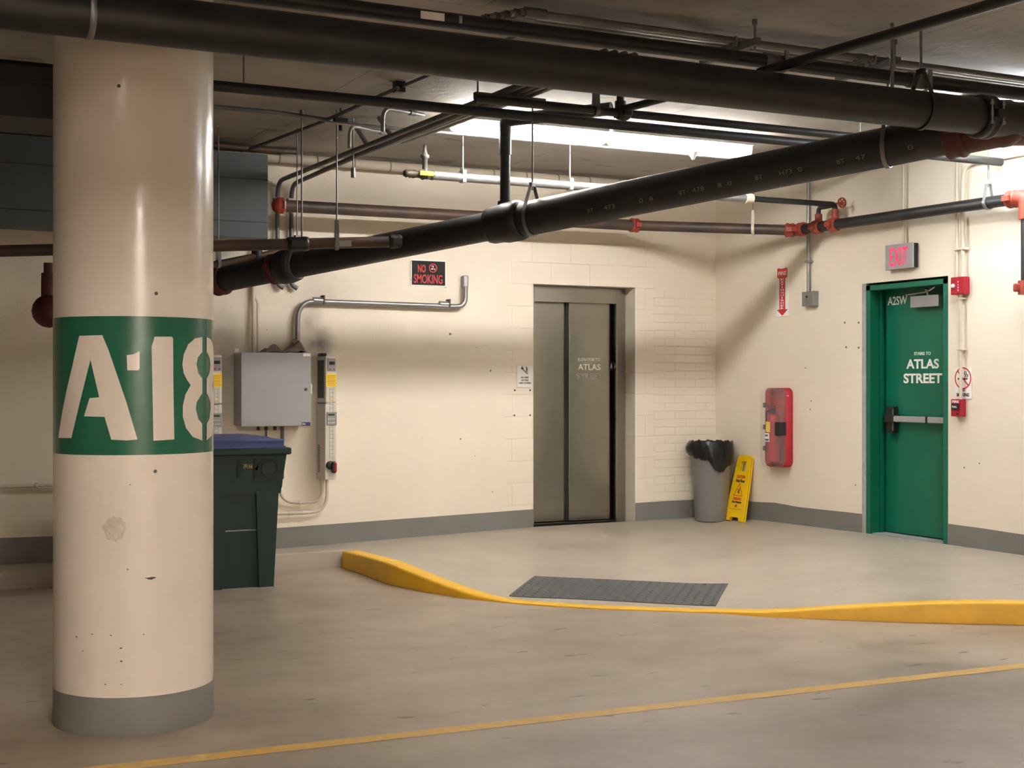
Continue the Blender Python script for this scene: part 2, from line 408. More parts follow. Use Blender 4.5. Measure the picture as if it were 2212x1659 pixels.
# ------------------------------------------------------------------ room shell
X0, Y0 = -15.5, -17.0
def structure(name, mb, m, label=None, parent=None):
    o = link(name, mb, m, parent=parent); o['kind'] = 'structure'
    if label: o['label'] = label
    return o
EL, ER, ET = BK.px(1152, 830)[0], BK.px(1372, 830)[0], 2.446      # elevator opening
DL, DR, DT = RW.px(1863, 830)[0], RW.px(2048, 830)[0], 2.372      # stair door opening (a = -y)
TW = .42
wb = MB().box(X0, EL, 0, TW, -.1, CEIL+.05).box(ER, .42, 0, TW, -.1, CEIL+.05).box(EL, ER, 0, TW, ET, CEIL+.05)
WALLB = structure('wall_back', wb, M['wall_back'], 'cream painted block wall behind the elevator, smoky above the drives')
wr = MB().fbox(RW, 0, DL, -.1, CEIL+.05, -TW, 0).fbox(RW, DR, -Y0, -.1, CEIL+.05, -TW, 0).fbox(RW, DL, DR, DT, CEIL+.05, -TW, 0)
WALLR = structure('wall_right', wr, M['paint'], 'smooth cream painted wall around the green stair door')
structure('wall_left', MB().box(X0-.3, X0, Y0, .3, -.1, CEIL+.05), M['paint'])
structure('wall_front', MB().box(X0, .3, Y0-.3, Y0, -.1, CEIL+.05), M['paint'])
structure('ceiling', MB().box(X0-.3, .42, Y0-.3, .42, CEIL, CEIL+.25), M['ceil'], 'bare concrete ceiling with board seams')
structure('ceiling_shade_beam', MB().box(X0, 0, -11.25, -10.95, 2.99, CEIL+.01), M['ceil'], 'added concrete drop beam out of view, shading the upper column')  # unseen beam added to keep the rear fill off the upper column
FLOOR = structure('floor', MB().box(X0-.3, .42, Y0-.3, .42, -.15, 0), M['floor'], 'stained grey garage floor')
# hidden backs of the two openings
MBx = MB().box(EL-.02, ER+.02, TW-.02, TW+.05, -.1, ET+.1); structure('wall_elevator_shaft', MBx, M['dark'])
MBx = MB().fbox(RW, DL-.02, DR+.02, -.1, DT+.1, -TW-.05, -TW+.02); structure('wall_stairwell', MBx, M['dark'])
# ------------------------------------------------------------------ curb and raised floor
cb = [(739,1226,1190),(800,1247,1205),(840,1263,1217),(898,1275,1241),(950,1284,1262),(1007,1294,1281),(1055,1299,1293),(1095,1303,1300.5),(1170,1309,1306.5),(1247,1314,1311.5),
      (1360,1319,1316.5),(1486,1323,1320.5),(1541,1325,1321.5),(1600,1329,1322),(1657,1333,1322.8),(1760,1337,1317),(1862,1341,1310.5),(1960,1344.5,1306),(2067,1347,1302),(2212,1350,1303)]
outer = []
for x, yb, yt in cb:
    p = PF(x, yb); Z = (p-CAM).dot(FW); outer.append(V((p.x, p.y, 1.52-(yt-829.5)*Z/FPX)))
d = (outer[-1]-outer[-3]); d.z = 0; d.normalize(); k = 0
while outer[-1].x < -.2 and k < 6:
    q = outer[-1]+d*min(.5, (abs(outer[-1].x)-.15)/max(d.x, .1)); q.z = .137; outer.append(q); k += 1
def smooth(pts, it=1):
    for _ in range(it):
        o = [pts[0]]
        for i in range(len(pts)-1):
            o += [pts[i]*.75+pts[i+1]*.25, pts[i]*.25+pts[i+1]*.75]
        o.append(pts[-1]); pts = o
    return pts
outer = smooth(outer, 1)
N = len(outer); inner = []
for i in range(N):
    t = outer[min(i+1, N-1)]-outer[max(i-1, 0)]; nrm = V((-t.y, t.x, 0)).normalized()
    inner.append(outer[i]+nrm*.135)
mb = MB(); rows = []
for i in range(N):
    o, n_ = outer[i], inner[i]; h = max(o.z, .008); dn = (n_-o); dn.z = 0; dn.normalize(); bv = min(.018, h*.5)
    rows.append([V((o.x, o.y, -.01)), V((o.x, o.y, h-bv))+dn*.002, V((o.x, o.y, h-bv*.3))+dn*bv*.4, V((o.x, o.y, h))+dn*bv, V((n_.x, n_.y, h)), V((n_.x, n_.y, -.01))])
vs = [p for r in rows for p in r]; fs = []
for i in range(N-1):
    for j in range(5): fs.append((i*6+j, (i+1)*6+j, (i+1)*6+j+1, i*6+j+1))
mb.add(vs, fs, True); mb.add(rows[0], [(0,1,2,3,4,5)]); mb.add(rows[-1], [(5,4,3,2,1,0)])
solo('yellow_curb', mb, M['yellow'], 'long curved yellow painted curb dipping flush in front of the dark mat', 'curb')
# walls' floor line heights
def zb(x):     # height of the raised floor along the back wall
    pts = [(-16, .08), (-6.7, .12), (-4.5, .127), (-2.04, .20), (-.93, .205), (0, .215)]
    for (a, p), (b, q) in zip(pts, pts[1:]):
        if x <= b: return p+(q-p)*(x-a)/(b-a)
    return .215
def zr(a):
    pts = [(0, .215), (.9, .24), (2.2, .255), (3.2, .258), (20, .25)]
    for (u, p), (v, q) in zip(pts, pts[1:]):
        if a <= v: return p+(q-p)*(a-u)/(v-u)
    return .25
arc = [0]
for i in range(1, N): arc.append(arc[-1]+(inner[i]-inner[i-1]).length)
ye = -inner[-1].y; Lb = 3.95; tc_ = .50
_e = inner[-1].copy()
wallp = []
for i in range(N):
    t = arc[i]/arc[-1]
    wallp.append((t, inner[i]))
wallp.append((tc_, None)); wallp.sort(key=lambda q: q[0])
for i, (t, p) in enumerate(wallp):
    if p is None:
        a, b = wallp[i-1], wallp[i+1]; k = (t-a[0])/(b[0]-a[0]); wallp[i] = (t, a[1].lerp(b[1], k))
mb = MB(); K = 12; vs = []
for t, p in wallp:
    if t <= tc_: x = -Lb*(1-t/tc_); wq = V((x, 0, zb(x)))
    else: a = ye*(t-tc_)/(1-tc_); wq = V((0, -a, zr(a)))
    pz = V((p.x, p.y, max(p.z, .008)-.003))
    for j in range(K+1):
        s_ = j/K; q = pz.lerp(wq, s_); e = s_**.8; q.z = pz.z+(wq.z-pz.z)*e; vs.append(q)
n_ = len(wallp)
mb.add(vs, [(i*(K+1)+j, (i+1)*(K+1)+j, (i+1)*(K+1)+j+1, i*(K+1)+j+1) for i in range(n_-1) for j in range(K)], True)
# ledge that carries on to the left along the back wall, and its front face
l0 = inner[0]; lg = []
m_ = 14
for i in range(m_+1):
    x = l0.x+.14+(X0+.01-l0.x-.14)*i/m_; yf = -.43-.03*i; zt = .142-.002*i
    lg += [V((x, yf, -.01)), V((x, yf, zt-.01)), V((x, yf+.012, zt)), V((x, 0, zb(min(x, -3.95))))]
mb.add(lg, [(i*4+j, i*4+j+1, (i+1)*4+j+1, (i+1)*4+j) for i in range(m_) for j in range(3)])
PLAT = structure('floor_raised', mb, M['floor_up'], 'smooth raised walkway sloping from the doors to the curb')
bvh = BVHTree.FromPolygons([tuple(v) for v in mb.v], mb.f)
def hit(px, py):
    r = ray(px, py).normalized(); h = bvh.ray_cast(CAM, r); return h[0] if h[0] else PF(px, py, .1)
def zplat(x, y):
    h = bvh.ray_cast(V((x, y, 2)), V((0, 0, -1))); return h[0].z if h[0] else 0
# filler below x>-3.95 gap between ledge end and platform is inside the curb's end
# baseboards (painted bands following the floor)
def band(F, pts, name, label):
    mb = MB(); vs = []
    for a, b0, b1 in pts: vs += [F(a, b0, .001), F(a, b0, .006), F(a, b1, .005), F(a, b1, .001)]
    n = len(pts)
    mb.add(vs, [(i*4+j, (i+1)*4+j, (i+1)*4+(j+1)%4, i*4+(j+1)%4) for i in range(n-1) for j in range(4)])
    mb.add(vs[:4], [(0,1,2,3)]); mb.add(vs[-4:], [(3,2,1,0)])
    return structure(name, mb, M['base'], label)
def bt(x): return .302+(x+4.5)*.0248 if x > -4.5 else .302+(x+4.5)*-.012
band(BK, [(X0+.02, zb(-15)-.05, .34)]+[(x, zb(x)-.03, bt(x)) for x in (-9, -6.7, -5.5, -4.5, -3.6, -2.8, EL-.0005)], 'baseboard_back_left', 'grey painted band under the drives, left of the elevator')
band(BK, [(x, zb(x)-.03, b) for x, b in ((ER+.0005, .378), (-.6, .384), (-.27, .386), (-.01, .395))], 'baseboard_back_right', 'grey painted band on brick between elevator and corner')
band(RW, [(a, zr(a)-.03, b) for a, b in ((.007, .395), (.62, .402), (.95, .418), (1.3, .405), (DL-.0005, .414))], 'baseboard_right_rear', 'grey painted band between corner and stair door')
band(RW, [(a, zr(a)-.03, b) for a, b in ((DR+.0005, .421), (3.5, .418), (3.92, .409), (6, .41), (12, .41))], 'baseboard_right_front', 'grey painted band past the stair door')
# painted bay line on the low floor
mb = MB(); A0, A1 = PF(290, 1668), PF(290, 1648)
pl = []
for x, yt, yb in ((-900, 1760.5, 1786), (290, 1646, 1668), (700, 1605.5, 1621.5), (1300, 1535.5, 1549), (1770, 1483, 1496), (2212, 1432.5, 1444.5), (3200, 1319, 1328)):
    if yt > 900: a, b = PF(x, yt), PF(x, yb); pl.append((a, b))
pl = [q for q in pl if q[0].x < -.1]
pd = (pl[-1][0]-pl[1][0]).normalized(); wdt = .10
A = pl[1][0]; Bq = pl[-1][0]; e0 = A-pd*6; e1 = A+pd*min(30, (-.05-A.x)/pd.x); nn = V((pd.y, -pd.x, 0))
vs = []
for i in range(41):
    q = e0.lerp(e1, i/40); vs += [V((q.x, q.y, .0012)), V((q.x+nn.x*wdt, q.y+nn.y*wdt, .0012))]
mb.add(vs, [(i*2, i*2+1, i*2+3, i*2+2) for i in range(40)])
o = link('painted_line', mb, M['line'], parent=FLOOR); o['label'] = 'long worn yellow line'
# tactile mat: corners laid on the raised floor
q = [hit(1100, 1288), hit(1546, 1309.5), hit(1573, 1262), hit(1155, 1245.5)]
def mat_pt(u, v, h=0):
    p = q[0].lerp(q[1], u).lerp(q[3].lerp(q[2], u), v); return V((p.x, p.y, zplat(p.x, p.y)+.006+h))
mb = MB(); nu, nv = 30, 14; vs = [mat_pt(i/nu, j/nv) for i in range(nu+1) for j in range(nv+1)]
mb.add(vs, [(i*(nv+1)+j, (i+1)*(nv+1)+j, (i+1)*(nv+1)+j+1, i*(nv+1)+j+1) for i in range(nu) for j in range(nv)])
edge = [mat_pt(i/nu, 0) for i in range(nu+1)]+[mat_pt(1, j/nv) for j in range(1, nv+1)]+[mat_pt(1-i/nu, 1) for i in range(1, nu+1)]+[mat_pt(0, 1-j/nv) for j in range(1, nv+1)]
vs = [p for e in edge for p in (e, e-UP*.012)]; n = len(edge)
mb.add(vs, [(i*2, i*2+1, i*2+3, i*2+2) for i in range(n-1)])
for i in range(22):
    for j in range(11):
        p = mat_pt((i+.5)/22, (j+.5)/11)
        mb.lathe(p, UP, [(.014, 0), (.011, .005), (0, .006)], 8)
solo('tactile_mat', mb, M['tactile'], 'dark grey studded tactile mat lying on the walkway at the curb dip', 'mat')
# ------------------------------------------------------------------ column
CC = V((-6.666, -4.94, 0)); CR = .353
colr = thing('concrete_column', CC, 'thick round cream column with green band marked A18 and grey painted foot', 'column')
colr['kind'] = 'thing'
link('shaft', MB().lathe(CC, UP, [(CR, .0), (CR, .5), (CR, 1), (CR, 1.5), (CR, 2), (CR, 2.6), (CR, CEIL-.001)], 96), M['column'], colr)
link('painted_foot', MB().lathe(CC, UP, [(CR+.0015, 0), (CR+.004, .02), (CR+.0015, .10), (CR+.0015, .166)], 96), M['base'], colr)
GB0, GB1 = 1.213, 1.813
gb = link('green_band', MB().lathe(CC, UP, [(CR+.0008, GB0), (CR+.0008, GB1)], 96), M['col_green'], colr)
def oncol(px, py):
    r = ray(px, py); dx, dy = CAM.x-CC.x, CAM.y-CC.y
    a = r.x**2+r.y**2; b = 2*(dx*r.x+dy*r.y); c = dx*dx+dy*dy-CR*CR; D = b*b-4*a*c
    if D < 0: D = 0
    k = (-b-math.sqrt(D))/(2*a); p = CAM+r*k
    return math.atan2(p.y-CC.y, p.x-CC.x), p.z
def colpoly(pts, name, m, par, r=.0022):      # (theta, z) outline wrapped on the shaft
    tri = tessellate_polygon([[V((t*CR, z, 0)) for t, z in pts]])
    bm = bmesh.new(); vv = [bm.verts.new((t*CR, z, 0)) for t, z in pts]
    for t in tri:
        try: bm.faces.new([vv[i] for i in t])
        except ValueError: pass
    lo = min(t for t, z in pts)*CR; hi = max(t for t, z in pts)*CR; x = lo+.012
    while x < hi:
        bmesh.ops.bisect_plane(bm, geom=bm.verts[:]+bm.edges[:]+bm.faces[:], plane_co=(x, 0, 0), plane_no=(1, 0, 0)); x += .012
    bmesh.ops.recalc_face_normals(bm, faces=bm.faces[:])
    if bm.faces and sum(f.normal.z for f in bm.faces) < 0: bmesh.ops.reverse_faces(bm, faces=bm.faces[:])
    bm.verts.ensure_lookup_table(); bm.verts.index_update()
    mb = MB()
    mb.add([CC+V(((CR+r)*math.cos(v.co.x/CR), (CR+r)*math.sin(v.co.x/CR), v.co.y)) for v in bm.verts], [[v.index for v in f.verts] for f in bm.faces], True)
    bm.free(); return link(name, mb, m, colr, par)
def cpx(L): return [oncol(90+x/4.1475, 640+y/4.1475) for x, y in L]
GA = [(340,355),(545,348),(600,480),(680,715),(760,950),(858,1283),(760,1292),(625,1284),(565,1080),(382,1075),(432,912),(518,905),(440,568),(375,830),(320,1060),(270,1270),(153,1270),(185,1060),(215,900),(275,640)]
GD = [(763,528),(820,520),(877,492),(877,645),(865,664),(768,664)]
G1 = [(1010,362),(1165,362),(1175,380),(1178,800),(1186,1282),(1000,1294),(995,1000),(984,450),(1000,400)]
G8 = [(1435,365),(1370,378),(1310,430),(1270,520),(1258,610),(1270,690),(1300,750),(1332,795),(1285,880),(1262,980),(1262,1080),(1290,1180),(1350,1260),(1435,1292),(1435,1145),(1400,1100),(1378,1010),(1385,950),(1420,890),(1435,870),(1435,735),(1400,690),(1384,610),(1395,550),(1425,510),(1435,500)]
# one stencilled marking painted on the band
for L, nm in ((GA, 'letter'), (GD, 'painted_dot'), (G1, 'digit')): colpoly(cpx(L), nm, M['col_letter'], gb)
L8 = cpx(G8); tcn = oncol(90+1456/4.1475, 800)[0]
colpoly(L8, 'digit', M['col_letter'], gb); colpoly([(2*tcn-t, z) for t, z in L8][::-1], 'digit', M['col_letter'], gb)
# knocked-off patch, bolt holes and scuffs
def disc(px, py, rx, ry, name, m, n=14, jag=0, dep=.0035):
    t, z = oncol(px, py); pts = []
    for i in range(n):
        a = 2*math.pi*i/n; k = 1+random.uniform(-jag, jag)
        pts.append((t+rx*k*math.cos(a)/CR, z+ry*k*math.sin(a)))
    return colpoly(pts, name, m, None, dep)
disc(248, 1141, .050, .054, 'chipped_patch', M['damage'], 26, .13)
for x, y in ((337, 634), (335, 1018)): disc(x, y, .008, .008, 'bolt_hole', M['scuff'], 10)
disc(325, 1249, .022, .005, 'scuff_mark', M['scuff'], 9, .4); disc(257, 186, .008, .008, 'bolt_hole', M['scuff'], 10)
for x, y in ((166,1375),(200,1370),(240,1372),(262,1400),(310,1370),(262,1428),(228,1478),(262,1478),(180,1406),(281,1047),(276,1230)):
    disc(x, y, random.uniform(.003, .006), random.uniform(.002, .004), 'scuff_mark', M['scuff'], 7, .3)
# ------------------------------------------------------------------ elevator (door_1)
e = bpy.data.objects.new('door_1', None); COL.objects.link(e); e.location = (EL, .17, .2); props(e, 'two panel stainless steel elevator door lettered ELEVATOR TO ATLAS STREET', None, None, 'structure')
fd = .174
zE = .20
fr = MB().box(EL+.004, EL+.104, fd, fd+.10, zE-.02, ET-.004, .002).box(ER-.104, ER-.004, fd, fd+.10, zE-.02, ET-.004, .002)
hb = Frame((0, 0, 0), (1, 0, 0), (0, 0, 1)).px(1250, 654, -fd)[1]
fr.box(EL+.104, ER-.104, fd, fd+.10, hb, ET-.004, .002)
link('door_frame', fr, M['steel'], e)
link('threshold', MB().box(EL+.004, ER-.004, fd+.004, TW-.03, zE-.05, zE+.004), M['steel'], e)
pd_ = fd+.075
sp0, sp1 = BK.px(1223, 830, -pd_-.03)[0], BK.px(1229, 830, -pd_)[0]
rr = BK.px(1317, 830, -pd_)[0]
link('door_panel', MB().box(EL+.09, sp0+.01, pd_+.035, pd_+.065, zE+.012, hb+.02, .002), M['steel'], e)
link('panel_gap_shade', MB().box(sp0-.012, sp1+.002, pd_+.012, pd_+.034, zE+.012, hb+.01), M['black'], e)  # black strip standing in for the shade between the panels
rp = link('door_panel', MB().box(sp1, rr, pd_, pd_+.03, zE+.012, hb+.02, .002), M['steel'], e)
link('dark_backing', MB().box(EL+.004, ER-.004, pd_+.08, pd_+.1, zE, ET-.01), M['dark'], e)  # dark sheet across the opening behind the panels
off = -pd_+.001
link('lettering', textpx(BK, 'ELEVATOR TO', 1249, 773.5, 1296, 780, off, .012), M['white_letter'], e, rp)
link('lettering', textpx(BK, 'ATLAS', 1248, 786.5, 1297, 799.5, off, .02), M['white_letter'], e, rp)
link('lettering', textpx(BK, 'STREET', 1243.5, 806, 1301.5, 818.5, off, .03), M['grey_letter'], e, rp)
# floor indicator on the inner side of the right jamb
fj = Frame((ER-.106, pd_-.04, 1.69), (0, 1, 0), (0, 0, 1)); fj.n = V((-1, 0, 0))
ra = BK.px(1319.5, 830, -pd_+.002)[0]
z0, z1 = BK.px(1322, 800, -pd_)[1], BK.px(1322, 781, -pd_)[1]
ip = link('floor_plate', MB().box(ER-.14, ER-.108, pd_-.01, pd_+.0, z0, z1), M['black'], e)
link('lettering', text(BK, 'A', ER-.124, (z0+z1)/2, .022, (z1-z0)*.55, -pd_+.012, bold=.03), M['white_letter'], e, ip)
# four old anchor holes beside the call sign and beside the stair door
for x, y in ((1112,843),(1145,843),(1111,897),(1145,897)):
    a, b = BK.px(x, y); link('anchor_hole', MB().cyl(BK(a, b, -.002), BK(a, b, .002), .009, n=10), M['scuff'], parent=WALLB)
for x, y in ((1825,697),(1855,697),(1828,750),(1855,751)):
    a, b = RW.px(x, y); link('anchor_hole', MB().cyl(RW(a, b, -.002), RW(a, b, .002), .009, n=10), M['scuff'], parent=WALLR)
for x, y, r_ in ((973,722,.012),(1029,750,.004),(1060,801,.009),(1026,985,.004),(995,948,.008),(577,712,.004),(912,945,.003),(1063,1062,.005)):
    a, b = BK.px(x, y); link('scuff_mark', MB().poly(BK, [(a+r_*random.uniform(.5, 1.3)*math.cos(t), b+r_*random.uniform(.5, 1.3)*math.sin(t)) for t in [k*.7 for k in range(9)]], .0005, .0015), M['scuff'], parent=WALLB)
for x, y in ((1752,866),(1750,884),(1848,1048),(1882,1018),(1740,795),(2083,1010),(2116,1001)):
    a, b = RW.px(x, y); link('scuff_mark', MB().cyl(RW(a, b, 0), RW(a, b, .0015), .006, n=7), M['scuff'], parent=WALLR)
# ------------------------------------------------------------------ stair door (door_2)
d2 = bpy.data.objects.new('door_2', None); COL.objects.link(d2); d2.location = RW(DL, .25, -.05); props(d2, 'green steel stair door lettered STAIRS TO ATLAS STREET', None, None, 'structure')
g0 = RW.px(1871.5, 830)[0]; zD = .258
link('frame_caulk', MB().fbox(RW, DL+.0005, g0, zD-.02, DT-.0005, -.03, .006, .002), M['caulk'], d2)
lf = -.165                                                     # leaf face
fr = MB().fbox(RW, g0, g0+.052, zD-.01, DT-.02, -.10, .004, .002).fbox(RW, g0, DR-.0005, DT-.062, DT-.02, -.10, .004, .002)
fr.fbox(RW, g0, g0+.035, zD-.01, DT-.02, -.20, -.06, .002).fbox(RW, g0, DR-.0005, DT-.05, DT-.02, -.20, -.06)
fr.fbox(RW, g0+.03, g0+.062, zD-.01, DT-.065, -.135, -.105, .001).fbox(RW, DR-.05, DR-.0005, zD-.01, DT-.02, -.20, .004, .002)
link('door_frame', fr, M['green'], d2)
LT = RW.px(1960, 622, lf)[1]
leaf = link('door_leaf', MB().fbox(RW, g0+.036, DR-.052, zD+.012, DT-.055, lf-.045, lf, .002), M['green'], d2)
link('threshold', MB().fbox(RW, g0, DR-.0005, zD-.03, zD+.004, -.4, -.02), M['caulk'], d2)
o_ = lf+.0005
link('lettering', textpx(RW, 'A2SW', 1918, 640, 1959.5, 658.5, o_, .01), M['white_letter'], d2, leaf)
link('lettering', textpx(RW, 'STAIRS TO', 1975, 760, 2010.5, 767, o_, .014), M['white_letter'], d2, leaf)
link('lettering', textpx(RW, 'ATLAS', 1958, 775.5, 2028.5, 796.5, o_, .03), M['white_letter'], d2, leaf)
link('lettering', textpx(RW, 'STREET', 1952, 806.5, 2035.5, 828, o_, .03), M['white_letter'], d2, leaf)
# panic bar
a0, a1, b0, b1 = RW.rect(1932, 900, 2052, 913.5, lf+.07)
a1 = DR-.07
pb = link('panic_bar', MB().fbox(RW, a0, a1, b0, b1, lf+.045, lf+.085, .008), M['alu'], d2)
aa = RW.px(2000, 907, lf+.09)[0]
link('black_band', MB().fbox(RW, aa-.012, aa+.012, b0-.002, b1+.002, lf+.043, lf+.088, .003), M['black'], d2, pb)
la0, la1, lb0, lb1 = RW.rect(1915, 878, 1931, 935, lf+.05)
link('latch_case', MB().fbox(RW, la0, la1, lb0, lb1, lf, lf+.06, .006).fbox(RW, la0, la1+.03, b0-.008, b1+.008, lf, lf+.08, .006), M['black'], d2)
link('latch_trim', MB().fbox(RW, la1-.004, la1+.003, lb0+.02, lb1-.02, lf+.055, lf+.064, .001), M['chrome'], d2)
# closer
a0, a1, b0, b1 = RW.rect(1966, 638, 2027, 663, lf+.06)
cl = link('door_closer', MB().fbox(RW, a0, a1, b0, b1, lf, lf+.06, .004), M['alu'], d2)
pv = RW((a0+a1)/2+.02, b1+.03, lf+.05)
link('closer_arm', MB().cyl(RW((a0+a1)/2+.02, b1-.01, lf+.03), pv+UP*.02, .010, n=12).sweep([pv, RW(a0-.02, b1+.012, lf+.09)], .007, 8).sweep([pv, RW(a1-.02, b1+.035, lf+.12), RW(a1+.0, b1+.06, -.07)], .007, 8)
     .sphere(pv+UP*.015, .017), M['chrome'], d2, cl)
# ------------------------------------------------------------------ generic builders
def hanger(root, px, p, r, name='pipe_hanger', rodr=.006, ringm=None, top=CEIL):
    """clevis ring round a pipe at point p (axis d) with a rod up to the ceiling"""
    m = ringm or M['rod']; d = px.normalized(); side = d.cross(UP).normalized(); mb = MB()
    n = 20; w_ = .013; R_ = r+.006; apex = p+UP*(r+.11)
    pts = [p+(side*math.cos(t)+UP*math.sin(t))*R_ for t in [math.radians(150+(240/n)*i) for i in range(n+1)]]
    pts = [apex+side*-.018]+pts+[apex+side*.018]
    vs = []
    for i, q_ in enumerate(pts):
        t = (pts[min(i+1, len(pts)-1)]-pts[max(i-1, 0)]).normalized(); nr = t.cross(d).normalized()
        vs += [q_-d*w_+nr*.003, q_+d*w_+nr*.003, q_+d*w_-nr*.003, q_-d*w_-nr*.003]
    k = len(pts)
    mb.add(vs, [(i*4+j, (i+1)*4+j, (i+1)*4+(j+1)%4, i*4+(j+1)%4) for i in range(k-1) for j in range(4)])
    mb.add(vs[:4], [(0,1,2,3)]); mb.add(vs[-4:], [(3,2,1,0)])
    mb.fbox(Frame(apex, side, UP), -.028, .028, -.018, .012, -.012, .012, .003)
    h = link(name, mb, m, root)
    link('hanger_rod', MB().cyl(apex-UP*.04, V((apex.x, apex.y, top+.005)), rodr, n=8), M['rod'], root, h)
    return h
def coupling(mb, p, d, r, L=.055, t=.018):
    d = d.normalized()
    mb.lathe(p-d*L/2, d, [(r, 0), (r+t*.6, .0), (r+t, L*.12), (r+t, L*.3), (r+t*.75, L*.4), (r+t*.75, L*.6), (r+t, L*.7), (r+t, L*.88), (r+t*.6, L), (r, L)], 24)
    s = d.cross(UP).normalized()
    for k in (-1, 1):
        c = p+s*k*(r+t+.008); F = Frame(c, s, UP)
        mb.fbox(F, -.018, .018, -.022, .022, -L*.35, L*.35, .004)
    return mb
def flange_fix(mb): return mb
# ------------------------------------------------------------------ big black main in front
dmain = V((1, 0, 0)); p1 = P(1472, 177, 6.9); y1, z1_ = p1.y, p1.z; R1 = .102
xe = P(2130, 249, 7.85).x
t1 = thing('drain_main', V((-5, y1, z1_)), 'thick black drain main crossing the ceiling in front of the column', 'pipe')
link('pipe', MB().sweep([V((-14.5, y1, z1_)), V((xe-.05, y1, z1_))], R1, 32), M['blackpipe'], t1)
xs = P(195, 40, 5.6).x
link('pipe_strap', MB().lathe(V((xs-.012, y1, z1_)), dmain, [(R1, 0), (R1+.004, 0), (R1+.004, .026), (R1, .026)], 32), M['galv'], t1)
ph = P(2003, 235, 7.6); hanger(t1, dmain, V((ph.x-.03, y1, z1_)), R1, ringm=M['blackpipe'], rodr=.008)
q_ = P(1930, 180, 7.5); link('hanger_rod', MB().cyl(V((q_.x, y1, z1_+R1-.02)), V((q_.x, y1, CEIL+.005)), .010, n=8), M['rod'], t1)
# end tee body, bolts
cpl = MB(); coupling(cpl, V((xe-.05, y1, z1_)), dmain, R1, .10, .022)
link('end_coupling', cpl, M['blackpipe'], t1)
link('end_run', MB().sweep([V((xe, y1, z1_)), V((-.05, y1, z1_))], R1*1.04, 28), M['blackpipe'], t1)
for k in (0, .085):
    bt_ = MB()
    bx = P(2168, 230, 7.6); c = V((bx.x+k, y1-R1-.02, z1_))
    bt_.cyl(c+UP*.075, c-UP*.055, .006, n=8).cyl(c+UP*.06, c+UP*.045, .013, n=6).cyl(c+UP*.015, c-UP*.015, .009, n=6).cyl(c-UP*.045, c-UP*.06, .013, n=6)
    link('coupling_bolt', bt_, M['galv'], t1)
# ------------------------------------------------------------------ slanted big drain pipe
qa, qm, qb = P(2070, 284, 7.5), P(1088, 489, 9.3), P(452, 609, 11.03)
# straight line in space from the tee at left to the main
ql = P(470, 606, 11.0); qr = P(2052, 290, 8.1)
dd = (qr-ql).normalized()
def along(px):
    best = None
    for i in range(2001):
        p = ql.lerp(qr, i/2000); v = p-CAM; x = 1106+FPX*v.dot(RT)/v.dot(FW)
        if best is None or abs(x-px) < best[0]: best = (abs(x-px), p)
    return best[1]
R2 = .119; R2b = .101
t2 = thing('slanted_drain_pipe', along(1088), 'thick black drain pipe slanting down from the right under the main', 'pipe')
jm = along(1100); rust = along(622)
link('pipe', MB().sweep([jm, qr], R2, 32), M['blackpipe'], t2)
link('reduced_pipe', MB().sweep([ql-dd*.52, jm], R2b, 32), M['blackpipe'], t2)
hub = MB().lathe(jm-dd*.16, dd, [(R2b, 0), (R2b+.02, .0), (R2b+.028, .03), (R2b+.03, .10), (R2+.022, .14), (R2+.022, .24), (R2+.012, .27), (R2, .27)], 32)
link('tee_hub', hub, M['blackpipe'], t2)
vt = along(1091)
top = P(1091, 228, 9.28)
link('riser_pipe', MB().cyl(V((vt.x, vt.y, vt.z)), V((vt.x, vt.y, CEIL-.18)), .036, n=20).cyl(V((vt.x, vt.y, vt.z+.09)), V((vt.x, vt.y, vt.z+.15)), .052, n=20).cyl(V((vt.x, vt.y, CEIL-.36)), V((vt.x, vt.y, CEIL-.20)), .043, n=20)
     .sweep([V((vt.x, vt.y, CEIL-.20)), V((vt.x, vt.y, CEIL-.12)), V((vt.x+.5, vt.y-.6, CEIL-.10))], .045, 16, .08), M['blackpipe'], t2)
for px_, r_ in ((1150, R2), (1918, R2)):
    hanger(t2, dd, along(px_), r_, rodr=.007)
c2 = MB().lathe(rust-dd*.08, dd, [(R2b, 0), (R2b+.022, 0), (R2b+.03, .03), (R2b+.03, .11), (R2b+.02, .16), (R2b, .16)], 28)
link('hub_coupling', c2, M['blackpipe'], t2)
c3 = MB(); coupling(c3, rust-dd*.12, dd, R2b, .07, .018); link('rusty_coupling', c3, M['darkred'], t2)
hanger(t2, dd, along(642), R2b, ringm=M['galv'], rodr=.005)
c3 = MB(); coupling(c3, ql+dd*.03, dd, R2b, .10, .022); link('rusty_coupling', c3, M['darkred'], t2)
c4 = MB(); coupling(c4, qr+dd*.03, dd, R2, .12, .03)
link('red_coupling', c4, M['darkred'], t2)
e1_ = qr+dd*.30
link('red_elbow', MB().cyl(qr, e1_, R2*1.1, n=28).sphere(e1_, R2*1.16, 28).cyl(e1_, V((e1_.x+.22, y1+.02, z1_)), R2*1.05, n=28), M['darkred'], t2)
gm = mat('pale_mill_print', (.20, .20, .19), .7)
